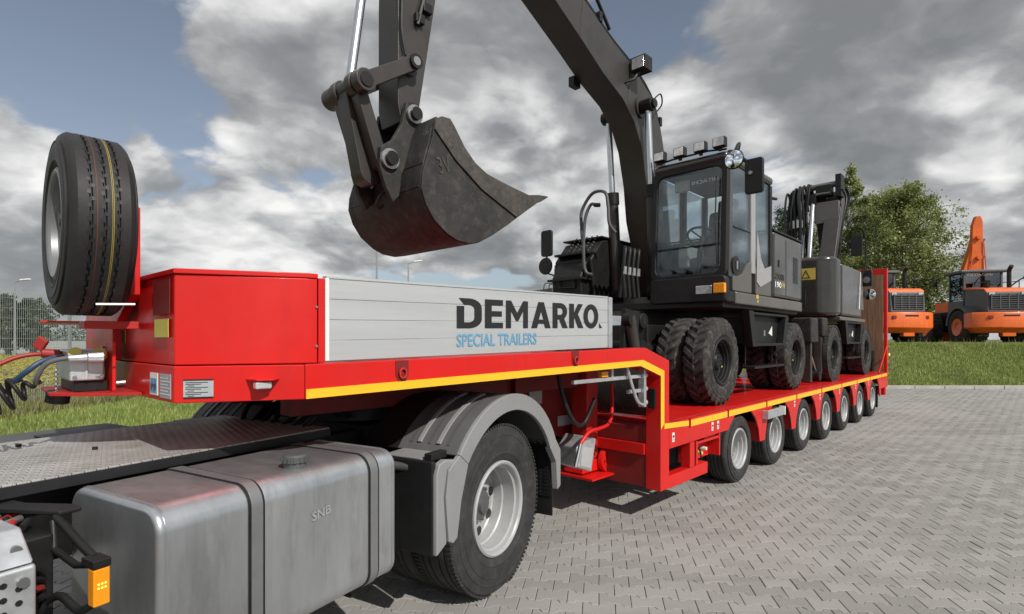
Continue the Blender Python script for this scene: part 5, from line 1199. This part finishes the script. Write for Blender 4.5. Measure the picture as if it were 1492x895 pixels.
CY('blade_cylinder', 'black_metal', ex1, (5.0, -.75, 1.86), (5.0, -.66, 1.86), .07); CY('blade_cylinder', 'boom_paint', ex1, (5.02, -.7, 1.90), (5.12, -.72, 1.45), .06)
for o in set(bpy.data.objects)-E0:
    if o.parent == ex1: o.location.x -= 7.6; o.location.z -= BEDZ

# ---------------------------------------------------------------- second excavator
loc, yaw = frame(TR_T, -3.75, 12.6); loc.z = BEDZ
ex2 = empty('wheeled_excavator', loc, yaw, 'second dark grey wheeled excavator facing the wooden ramps, yellow warning label on its counterweight', 'excavator')
E0 = set(bpy.data.objects)
undercarriage(ex2, 11.25, 13.97, False)
cw = [(11.80, -1.14)]+[(11.80-.32*math.sin(R(a)), -.82-.32*math.cos(R(a))) for a in (20, 45, 70, 90)]
cw = [(12.05, -1.14)]+cw
poly = cw+[(x, -y) for x, y in cw[::-1]]
cwt = PR('counterweight', 'bronze_paint', ex2, poly, 'xy', 2.10, 3.24, bev=.09, seg=5)
PR('side_body', 'bronze_paint', ex2, [(12.06, -1.145), (13.75, -1.145), (13.95, -1.0), (13.95, -.1), (12.06, -.1)], 'xy', 2.12, 3.14, bev=.05, seg=4)
PR('side_trim', 'bronze_light', ex2, [(13.30, 2.30), (13.96, 2.30), (13.80, 3.05), (13.62, 3.10)], 'xz', -1.15, -1.146, bev=0)
PR('front_trim', 'white_sticker', ex2, [(13.62, 3.10), (13.66, 3.10), (13.56, 2.30), (13.50, 2.30)], 'xz', -1.155, -1.1505, bev=0)
PR('body_skirt', 'bronze_light', ex2, [(11.9, -1.155), (14.1, -1.155), (14.1, 1.1), (11.9, 1.1)], 'xy', 2.02, 2.10, bev=.02)
B('far_body', 'bronze_paint', ex2, 12.06, 13.2, -.09, 1.12, 2.12, 3.0, bev=.05); 
cb2 = B('cab', 'bronze_paint', ex2, 12.7, 14.2, .24, 1.14, 2.12, 2.6, bev=.03); B('roof', 'bronze_paint', cb2, 12.7, 14.2, .24, 1.14, 3.75, 3.86, bev=.04)
for x, y in ((12.72, .26), (14.12, .26), (12.72, 1.06), (14.12, 1.06)): B('pillar', 'black_plastic', cb2, x, x+.07, y, y+.07, 2.6, 3.75)
PR('window', 'side_glass', cb2, [(12.79, 2.6), (14.12, 2.6), (14.12, 3.75), (12.79, 3.75)], 'xz', .28, .286, bev=0, smooth=0)
wl = B('warning_label', 'sticker_yellow', cwt, 11.478, 11.4805, -1.13+.30, -.30, 2.80, 3.02, bev=0)
m = MB(); tri = [(-.74, 2.83), (-.58, 2.83), (-.66, 2.99)]; tri2 = [(-.715, 2.845), (-.605, 2.845), (-.66, 2.955)]
ringmesh(m, tri, tri2, 'yz', 11.4745, 11.4775); m.build('warning_sign', 'black_print', wl, smooth=0)
m = MB(); m.box(11.4745, 11.4775, -.50, -.46, 2.90, 2.915); m.box(11.4745, 11.4775, -.45, -.43, 2.90, 2.915); m.cyl((11.4745, -.38, 2.95), (11.4775, -.38, 2.95), .03, n=10); m.box(11.4745, 11.4775, -.39, -.37, 2.84, 2.93); m.build('warning_sign', 'black_print', wl, smooth=0)
B('lower_hatch', 'black_print', cwt, 11.472, 11.4795, -.66, -.40, 2.30, 2.62, bev=.004)
# fenders hanging ahead of the wheels
PR('fender_block', 'worn_steel', ex2, [(9.95, 2.02), (10.35, 2.02), (10.38, 1.60), (9.98, 1.60)], 'xz', -1.16, -.86, bev=.03, seg=3)
PR('fender_block', 'worn_steel', ex2, [(10.65, 2.04), (10.98, 2.04), (11.0, 1.70), (10.68, 1.70)], 'xz', -1.16, -.86, bev=.03, seg=3)
B('outrigger_bar', 'boom_paint', ex2, 10.05, 10.14, -1.12, -1.0, .93, 1.6, bev=.006); B('outrigger_bar', 'boom_paint', ex2, 10.68, 10.78, -1.12, -1.0, 1.05, 1.7, bev=.006)
CY('outrigger_rod', 'bolt_steel', ex2, (10.25, -1.05, 1.45), (10.6, -1.05, 1.10), .02); CY('outrigger_pivot', 'black_metal', ex2, (10.55, -1.14, 1.02), (10.55, -.9, 1.02), .09)
# boom seen from behind, with cylinder and a bundle of hoses
PR('boom', 'boom_paint', ex2, [(13.5, 2.7), (13.85, 2.7), (14.5, 3.8), (15.0, 5.05), (14.75, 5.20), (14.45, 4.7), (14.1, 3.9)], 'xz', -.60, -.28, bev=.01)
PR('boom_head', 'bronze_light', ex2, [(14.36, 4.90), (14.56, 4.90), (14.50, 4.45), (14.36, 4.40)], 'xz', -.58, -.08, bev=.008)
PR('stick', 'boom_paint', ex2, [(14.6, 5.2), (15.1, 5.25), (15.6, 3.6), (15.7, 2.4), (15.5, 2.4), (15.2, 3.8)], 'xz', -.25, .02, bev=.01)
CY('cylinder_rod', 'chrome', ex2, (14.32, -.05, 4.95), (13.95, -.05, 3.2), .05); B('cylinder_head', 'black_metal', ex2, 14.25, 14.5, -.12, .06, 4.88, 5.10)
CY('cross_pin', 'bronze_light', ex2, (14.5, -.55, 5.32), (14.4, .12, 5.28), .07); B('top_bracket', 'black_metal', ex2, 14.4, 14.7, -.62, -.50, 5.0, 5.52); B('top_block', 'black_metal', ex2, 14.35, 14.62, -.42, -.10, 5.05, 5.30)
for k in range(13):
    y = .02+.04*k+random.uniform(-.01, .01); z1 = 5.32-.012*k; zl = random.uniform(3.3, 3.9); x = 14.35+random.uniform(-.12, .12)
    TU('hose', 'black_plastic', ex2, catmull([(x+.35, y, z1-.5), (x+.18, y, z1-.05), (x, y, z1+.02+.04*(k % 2)), (x-.14, y, z1-.25), (x-.16, y+random.uniform(-.05, .05), 4.5), (x-.10, y*.9, zl), (x-.08, y*.8, 3.1)], 5), .026, 7)
    if k % 2: CY('hose_fitting', 'bolt_steel', ex2, (x-.16, y, 4.5), (x-.15, y, 4.32), .034, n=8)
for k in range(4): TU('hose', 'bolt_steel' if k == 1 else 'black_plastic', ex2, catmull([(14.4, -.64-.03*k, 5.15), (14.5, -.70-.02*k, 4.9), (14.35, -.66, 4.3), (14.1, -.62, 3.4)], 5), .022, 6)
for k in range(3): TU('pipe', 'bolt_steel', ex2, catmull([(14.35, -.4+.1*k, 5.1), (14.3, .02+.05*k, 5.0), (14.2, .10+.04*k, 4.2), (13.9, .08+.05*k, 3.2)], 5), .02, 6)
TU('mirror_arm', 'black_metal', ex2, catmull([(13.95, -.98, 3.0), (14.1, -1.12, 3.15), (14.15, -1.16, 3.6), (14.15, -1.12, 4.05), (14.15, -1.0, 4.15), (14.15, -.96, 4.0)]), .018, 6)
PR('mirror', 'black_plastic', ex2, rrect(-1.10, -.88, 3.52, 3.98, .03, 4), 'yz', 14.10, 14.14, bev=.01)
m = MB(); m.lathe([(0, 0), (.12, .01), (.125, .03), (0, .07)], (14.25, -1.20, 2.66), 'x', 20, closed=False); m.build('round_mirror', 'mirror_glass', ex2)
PR('lamp_cluster', 'black_plastic', ex2, rrect(-1.26, -1.06, 2.84, 3.20, .03, 4), 'yz', 14.2, 14.3, bev=.01); CY('lamp_ring', 'bolt_steel', ex2, (14.195, -1.16, 2.98), (14.2, -1.16, 2.98), .07)
for o in set(bpy.data.objects)-E0:
    if o.parent == ex2: o.location.x -= 12.6; o.location.z -= BEDZ
# ================================================================ wheel loaders on the bank
def loader(name, px_u, Y, rz, label, zoff=0.):
    X = (px_u-746)/790*Y; z = bank(X, Y)-.06
    root = empty(name, (X, Y, z+zoff), rz, label, 'wheel loader', 'orange wheel loaders parked on the bank')
    # x: to the rear (towards the camera), y: to its right seen from behind
    bp = B('rear_bumper', 'orange_paint', root, 0, .1, -.9, .9, .70, 1.40)
    bpy.data.objects.remove(bp)
    cwp = [(-.95, -1.28), (-.30, -1.28), (-.05, -1.0), (.12, -.45), (.12, .45), (-.05, 1.0), (-.30, 1.28), (-.95, 1.28)]
    m = MB(); n = len(cwp)
    lo = [(x*.84-.16, y*.86, .50) for x, y in cwp]; mid = [(x, y, .74) for x, y in cwp]; hi = [(x, y, 1.36) for x, y in cwp]; tp = [(x*.97-.02, y*.97, 1.42) for x, y in cwp]
    rings = [lo, mid, hi, tp]; vs = sum(rings, []); fs = []
    for r_ in range(3):
        for i in range(n): fs.append((r_*n+i, r_*n+(i+1) % n, (r_+1)*n+(i+1) % n, (r_+1)*n+i))
    fs += [tuple(range(n-1, -1, -1)), tuple(range(3*n, 4*n))]
    m.add(vs, fs); cwt = m.build('counterweight', 'orange_paint', root, bev=.03, seg=3)
    B('bumper_slot', 'black_print', cwt, .115, .125, -.30, .30, 1.22, 1.30, bev=.002)
    for y in (-.72, .72): B('rear_lamp', 'red_dark', cwt, .02, .06, y-.09, y+.09, 1.12, 1.27, bev=.01)
    for y in (-.95, .95): B('reflector', 'sticker_yellow', cwt, -.12, -.05, y-.05, y+.05, 1.30, 1.37, bev=0)
    # engine hood with grille
    PR('engine_hood', 'loader_grey', root, [(-.10, 1.43), (-.18, 2.30), (-.35, 2.42), (-1.9, 2.55), (-1.9, 1.43)], 'xz', -.78, .78, bev=.03, seg=3)
    PR('hood_top', 'orange_paint', root, [(-.20, 2.30), (-.34, 2.425), (-1.95, 2.56), (-1.95, 2.66), (-.40, 2.50), (-.22, 2.40)], 'xz', -.80, .80, bev=.02)
    gr = B('grille', 'black_print', root, -.135, -.10, -.66, .66, 1.55, 2.20, bev=.01)
    for k in range(7): B('slat', 'loader_grey', gr, -.105, -.06, -.66, .66, 1.56+.095*k, 1.595+.095*k, bev=.004)
    for k in range(5): B('bar', 'loader_grey', gr, -.10, -.055, -.67+.325*k, -.63+.325*k, 1.55, 2.22, bev=.004)
    for y in (-.60, .60): B('work_lamp', 'lamp_glass', root, -.20, -.13, y-.11, y+.11, 2.16, 2.30, bev=.01)
    # cab
    cb = B('cab', 'loader_grey', root, -3.3, -1.96, -.82, .82, 1.35, 2.05, bev=.03)
    B('roof', 'loader_grey', cb, -3.45, -1.85, -.95, .95, 3.36, 3.50, bev=.05, seg=3)
    for x, y in ((-3.28, -.78), (-2.04, -.78), (-3.28, .70), (-2.04, .70)): B('pillar', 'loader_grey', cb, x, x+.08, y, y+.08, 2.05, 3.36)
    PR('rear_window', 'loader_glass', cb, [(-.70, 2.05), (.70, 2.05), (.70, 3.35), (-.70, 3.35)], 'yz', -2.0, -1.994, bev=0, smooth=0)
    for y in (-.75, .74): PR('side_window', 'loader_glass', cb, [(-3.2, 2.05), (-2.04, 2.05), (-2.04, 3.35), (-3.2, 3.35)], 'xz', y, y+.006, bev=0, smooth=0)
    PR('front_window', 'loader_glass', cb, [(-.70, 2.05), (.70, 2.05), (.70, 3.35), (-.70, 3.35)], 'yz', -3.25, -3.244, bev=0, smooth=0)
    B('seat', 'seat_cloth', cb, -2.6, -2.45, -.28, .28, 2.05, 2.85, bev=.06); B('seat_cushion', 'seat_cloth', cb, -3.0, -2.45, -.28, .28, 1.95, 2.1, bev=.05)
    text('maker_mark', 'HITACHI', 'white_print', cb, (-1.992, -.62+.0, 3.22), (0, 1, 0), (0, 0, 1), 1.0, .11, bold=.02)
    TU('exhaust', 'black_metal', root, catmull([(-1.0, .5, 2.45), (-1.0, .5, 3.1), (-.98, .5, 3.35), (-.82, .5, 3.52)]), .085, 12)
    CY('intake', 'black_metal', root, (-1.3, -.2, 2.5), (-1.3, -.2, 2.92), .10, .14)
    TU('wiper', 'black_plastic', cb, [(-1.98, .1, 3.34), (-1.97, -.25, 3.0), (-1.97, -.35, 2.75)], .015, 5)
    # fenders, wheels
    for sg in (-1, 1):
        pts = []
        for k in range(13):
            a = R(20+k*13); pts.append((-1.55+1.0*math.cos(a), .80+.98*math.sin(a)))
        for k in range(12, -1, -1):
            a = R(20+k*13); pts.append((-1.55+.88*math.cos(a), .80+.86*math.sin(a)))
        PR('fender', 'loader_grey', root, pts, 'xz', sg*.76, sg*1.26, bev=.015)
        for x in (-1.55, -4.6):
            m = MB(); m.lathe([(0, .0), (.16, .0), (.18, -.03), (.40, -.06), (.42, .0), (.43, .3), (0, .3)], (0, 0, 0), 'y', 32, closed=False); w = m.build('wheel', 'orange_paint', root)
            m = MB(); m.lathe(tyre_prof(.78, .42, .5, (.12, .25, .38), .05), (0, -.03, 0), 'y', 48)
            for k in range(24):
                a = 2*math.pi*k/24
                for yy in (.08, .36): m.obox((.78*math.cos(a), yy, .78*math.sin(a)), (.05, .2, .09), Matrix.Rotation(-a, 3, 'Y'))
            m.build('tyre', 'rubber_dusty', w, smooth=30)
            w.location = (x, sg*1.22, .78); w.rotation_euler = (0, 0, 0 if sg < 0 else math.pi)
    B('rear_chassis', 'black_metal', root, -3.0, -.4, -.5, .5, .55, 1.42); B('front_chassis', 'black_metal', root, -5.6, -3.3, -.6, .6, .6, 1.6)
    CY('axle', 'black_metal', root, (-1.55, -1.0, .78), (-1.55, 1.0, .78), .15); B('front_frame', 'orange_paint', root, -5.4, -3.5, -.45, .45, 1.3, 2.1, bev=.03)
    B('hitch', 'orange_paint', root, -.3, -.05, -.25, .25, .35, .62, bev=.02)
    # mirrors and hand rails, side steps
    TU('mirror_arm', 'black_metal', root, [(-3.3, -.9, 3.3), (-3.35, -1.25, 3.25), (-3.35, -1.25, 2.5), (-3.2, -.9, 2.4)], .025, 6); B('mirror', 'black_plastic', root, -3.40, -3.34, -1.42, -1.22, 2.85, 3.25, bev=.02)
    TU('mirror_arm', 'black_metal', root, catmull([(-1.6, .72, 2.5), (-1.4, .95, 2.8), (-1.3, 1.2, 3.0), (-1.3, 1.45, 3.02)]), .03, 6); B('mirror', 'black_plastic', root, -1.34, -1.28, 1.2, 1.5, 2.96, 3.08, bev=.02)
    for k in range(2): TU('hand_rail', 'black_metal', root, [(-.5, -.6+1.2*k, 2.5), (-.5, -.6+1.2*k, 2.78), (-1.6, -.6+1.2*k, 2.85)], .02, 6)
    # front lift arms and folded bucket beyond
    for y in (-.55, .42): PR('lift_arm', 'orange_paint', root, [(-3.6, 2.1), (-4.4, 1.8), (-5.9, .7), (-6.0, .45), (-5.7, .45), (-4.2, 1.4), (-3.6, 1.75)], 'xz', y, y+.13, bev=.02)
    PR('bucket', 'orange_paint', root, [(-6.0, .1), (-7.2, .15), (-6.2, .25), (-5.95, .6), (-6.1, 1.1), (-6.5, 1.35), (-6.3, 1.4), (-5.85, 1.1), (-5.75, .6), (-5.85, .2)], 'xz', -1.35, 1.35, bev=.01)
    return root
# x points to the rear of each machine: towards the camera and a little right
RZL = R(-104)
loader('wheel_loader', 1472, 23.6, RZL, 'orange wheel loader with dark cab and grey grille at the right edge of the bank')
loader('wheel_loader', 1326, 23.9, R(-89), 'orange wheel loader parked just behind the raised wooden ramps')
# raised arm of a machine standing behind the loaders
X = (1416-746)/790*30; arm = empty('crane_arm', (X, 30, bank(X, 30)-.06), -.35, 'raised orange machine arm standing up behind the right loader cab', 'machine arm')
PR('lower_arm', 'orange_paint', arm, [(-.8, 0), (.45, 0), (.50, 3.0), (.42, 5.4), (.35, 5.8), (-.02, 5.8), (-.2, 5.0), (-.75, 3.0)], 'xz', -.25, .25, bev=.02)
PR('upper_arm', 'orange_paint', arm, [(-.10, 4.0), (.46, 4.0), (.44, 6.7), (.34, 7.0), (.12, 7.0), (-.02, 6.5), (-.05, 5.7)], 'xz', -.17, .17, bev=.03)
for z in (4.7, 5.8): CY('pivot', 'orange_paint', arm, (.2, -.42, z), (.2, .42, z), .12)
for x in (-.16, .52): TU('pipe', 'orange_paint', arm, [(x, -.33, 4.0), (x*.7+.06, -.28, 5.6)], .03, 6)
B('bracket', 'loader_grey', arm, .42, .60, -.1, .1, 4.7, 4.82); B('bracket', 'loader_grey', arm, .42, .56, -.1, .1, 5.65, 5.75)
# small machine far behind the trailer
X = (818-746)/790*27; fm = empty('distant_machine', (X, 27, 0), .5, 'distant orange and grey machine with cab and railing behind the board', 'machine')
B('body', 'loader_grey', fm, -1.2, 1.2, -1, 1, 1.2, 4.1, bev=.05); B('side_panel', 'orange_paint', fm, -.9, -.4, -1.2, -1.01, 2.4, 4.2, bev=.03)
cbm = B('cab', 'loader_grey', fm, -.3, .9, -1.15, .2, 4.11, 4.3, bev=.03); B('roof', 'loader_grey', cbm, -.3, .9, -1.15, .2, 5.2, 5.35, bev=.03)
for x, y in ((-.3, -1.15), (.82, -1.15), (-.3, .12), (.82, .12)): B('pillar', 'loader_grey', cbm, x, x+.08, y, y+.08, 4.3, 5.2)
PR('window', 'cab_glass', cbm, [(-.22, 4.3), (.82, 4.3), (.82, 5.2), (-.22, 5.2)], 'xz', -1.12, -1.114, bev=0, smooth=0)
CY('lamp', 'lamp_glass', fm, (.3, -1.02, 3.9), (.3, -1.0, 3.9), .14); B('grille', 'black_print', fm, -.1, 1.0, -1.012, -1.001, 2.9, 3.7)
for k in range(4): TU('railing', 'black_metal', fm, catmull([(-1.7+.28*k, -1.0, 3.3), (-1.65+.28*k, -1.0, 4.1), (-1.5+.28*k, -1.0, 4.3), (-1.2+.2*k, -1.0, 4.25)]), .025, 6)
for s_ in (-1, 1):
    PR('track', 'black_metal', fm, rrect(-1.7, 1.7, .0, .9, .42, 6), 'xz', s_*1.3, s_*.75, bev=.02)
B('carrier', 'black_metal', fm, -1.2, 1.2, -.75, .75, .5, 1.2); B('deck', 'loader_grey', fm, -1.8, -1.0, -1.1, 0, 3.1, 3.3)

# ================================================================ trees
def birch(name, u, Y, h, cr, label, n_leaf=16000, seed=1, slim=False, leaf='birch_leaf', lsz=.075, droop=.9, group=None, zb=None, cb=.16, cat='tree'):
    r = np.random.default_rng(seed); rd = random.Random(seed)
    X = (u-746)/790*Y; z = (bank(X, Y) if zb is None else zb)-.08
    root = empty(name, (X, Y, z), 0, label, cat, group)
    tr = MB(); path = []; nseg = 8; ph = rd.uniform(0, 6)
    for k in range(nseg+1):
        f = k/nseg; path.append(Vector((.03*h*math.sin(f*3+ph)*f, .03*h*math.cos(f*2.3+ph)*f, f*h*.97)))
    tr.tube(path, [max(.012, h*.014*(1-f/nseg)**.9) for f in range(nseg+1)], 8)
    tips = []
    nb = 40 if not slim else 30
    for k in range(nb):
        f = cb+(.96-cb)*((k+rd.random())/nb); p = path[min(nseg, int(f*nseg))].lerp(path[min(nseg, int(f*nseg)+1)], f*nseg-int(f*nseg))
        a = k*2.4+rd.uniform(-.4, .4)
        q_ = (f-cb)/(1-cb); prof = (min(1., .35+q_*3.2))*(1-q_)**.62*1.05
        L = cr*max(.16, prof)*rd.uniform(.72, 1.18)
        d = Vector((math.cos(a), math.sin(a), 0)); up = rd.uniform(.75, 1.35)
        pts = [p]
        for j in range(1, 6):
            t = j/5; pts.append(p+d*L*t+Vector((rd.uniform(-.07, .07)*L, rd.uniform(-.07, .07)*L, L*up*(t-.62*t*t*droop))))
        tr.tube(pts, [h*.0045*(1-t*.17)+.004 for t in range(6)], 5, caps=False)
        for j in range(2, 6):
            for s_ in range(2):
                b = pts[j].lerp(pts[j-1], rd.random()); dd = Vector((rd.gauss(0, 1), rd.gauss(0, 1), rd.uniform(-.7, .5))).normalized()*L*rd.uniform(.16, .42)
                e = b+dd+Vector((0, 0, -L*.18*droop)); tips.append((b, e))
    tr.build('trunk', 'bark', root, smooth=60)
    tips = np.array([[list(a), list(b)] for a, b in tips]); m_ = len(tips)
    wt = r.uniform(.3, 1.6, m_); idx = r.choice(m_, n_leaf, p=wt/wt.sum()); f = r.random(n_leaf)**.8
    c = tips[idx, 0]*(1-f[:, None])+tips[idx, 1]*f[:, None]
    sprd = (.022+.04*r.random(n_leaf))*cr
    c = c+r.normal(0, 1, (n_leaf, 3))*sprd[:, None]
    hang = r.exponential(.10*droop*cr, n_leaf)*(r.random(n_leaf) < .45); c[:, 2] -= hang
    sz = lsz*r.uniform(.6, 1.4, n_leaf); A = r.normal(0, 1, (n_leaf, 3)); A /= np.linalg.norm(A, axis=1)[:, None]; Bv = r.normal(0, 1, (n_leaf, 3)); Bv -= A*(A*Bv).sum(1)[:, None]; Bv /= np.linalg.norm(Bv, axis=1)[:, None]
    v = np.stack([c-A*sz[:, None], c+Bv*sz[:, None]*.55, c+A*sz[:, None], c-Bv*sz[:, None]*.55], 1)
    clump = r.random(m_)[idx]
    o = bigmesh('crown', v.reshape(-1, 3), np.arange(n_leaf*4).reshape(-1, 4), leaf, root, np.clip(clump*.6+r.random(n_leaf)*.4, 0, 1), kind=None)
    return root
TG = 'birch trees behind the machines'
birch('birch_tree', 1318, 34, 10.2, 4.3, 'broad light green birch tree, the largest behind the machines', 34000, 11, group=TG)
birch('birch_tree', 1240, 36, 12.6, 2.1, 'tall slim birch tree with pointed top behind the second excavator', 20000, 5, slim=True, group=TG)
birch('birch_tree', 1145, 40, 10.5, 3.0, 'darker tree seen between the first cab and the hose bundle', 15000, 23, group=TG, leaf='dark_leaf')
birch('birch_tree', 1278, 39, 11.2, 4.4, 'tree filling the gap between the slim and the broad birch', 22000, 31, group=TG)
birch('birch_tree', 1208, 41, 11.5, 3.6, 'tree standing behind the boom of the second excavator', 16000, 37, group=TG)
birch('birch_tree', 1352, 34, 6.6, 1.8, 'small drooping birch right of the broad one beside the loader cab', 7000, 41, group=TG)
FG = 'trees beyond the meadow'
birch('field_tree', 8, 46, 5.6, 2.2, 'dark round tree beyond the fence at the left picture edge', 7000, 51, leaf='dark_leaf', lsz=.13, droop=.3, group=FG, zb=0, cb=.1)
birch('field_tree', 45, 47, 5.4, 2.0, 'dark tree beyond the fence just left of the spare wheel', 7000, 52, leaf='dark_leaf', lsz=.13, droop=.3, group=FG, zb=0, cb=.1)
def hedge():
    r = np.random.default_rng(77); n = 26000; x = r.uniform(-110, -28, n); y = 58+r.uniform(-2, 2, n)+(x+60)*.1
    hh = 2.3+.7*np.sin(x*.9)+.5*np.sin(x*.37+1); z = r.random(n)**.7*hh
    sz = r.uniform(.10, .26, n); A = r.normal(0, 1, (n, 3)); A /= np.linalg.norm(A, axis=1)[:, None]; Bv = r.normal(0, 1, (n, 3)); c = np.c_[x, y, z]
    v = np.stack([c-A*sz[:, None], c+Bv*sz[:, None]*.5, c+A*sz[:, None]], 1)
    o = bigmesh('hedgerow', v.reshape(-1, 3), np.arange(n*3).reshape(-1, 3), 'dark_leaf', None, r.random(n)); tag(o, 'distant dark hedgerow beyond the yellow meadow', 'hedge')
hedge()
gh = B('greenhouse_shed', 'aluminium', None, -52, -34, 52, 55, 0, 1.5); 
tag(gh, 'long low pale shed in front of the hedgerow beyond the fence', 'shed')
# ================================================================ wire fence
fx = -11.1; fence = empty('wire_fence', (fx, 14, 0), math.pi/2, 'tall grey welded wire fence with posts along the meadow', 'fence')
FH = 2.75
for k in range(9):
    x = -5.4+2.5*k; B('post', 'lamp_pole', fence, x-.03, x+.03, -.025, .025, -.06, FH-.15, bev=.004)
    if k == 8: break
    m = MB()
    for j in range(50): 
        xx = x+.05*j; m.box(xx-.0028, xx+.0028, .026, .0316, .03, FH-.12); m.obox((xx, .028+.03, FH-.04), (.0056, .0056, .18), Matrix.Rotation(-.45, 3, 'X'))
    m.build('wire_panel', 'fence_wire', fence, smooth=0)
    m = MB()
    for j in range(12): m.box(x, x+2.5, .032, .038, .10+j*.225, .106+j*.225)
    m.build('cross_wire', 'fence_wire', fence, smooth=0)
# ================================================================ lamp posts
def lamp(u, Y, vtop, label, side=1, head=True):
    X = (u-746)/790*Y; h = 1.65+(495-vtop)/790*Y
    root = empty('street_lamp', (X, Y, 0), 0, label, 'street lamp', 'street lamps in the distance')
    CY('pole', 'lamp_pole', root, (0, 0, -.1), (0, 0, h), .09, .05, 12)
    if head:
        TU('arm', 'lamp_pole', root, [(0, 0, h-.02), (side*.5, 0, h+.14)], .035, 6)
        m = MB(); m.obox((side*.82, 0, h+.19), (.75, .26, .12), Matrix.Rotation(-side*.1, 3, 'Y')); m.build('lamp_head', 'white_sticker', root, bev=.03)
    return root
lamp(595, 46, 384, 'thin street lamp with white head above the middle of the board')
lamp(549, 40, 330, 'tall plain lamp pole rising behind the bucket', 1, False)
lamp(22, 44, 411, 'street lamp left of the spare wheel behind the fence')
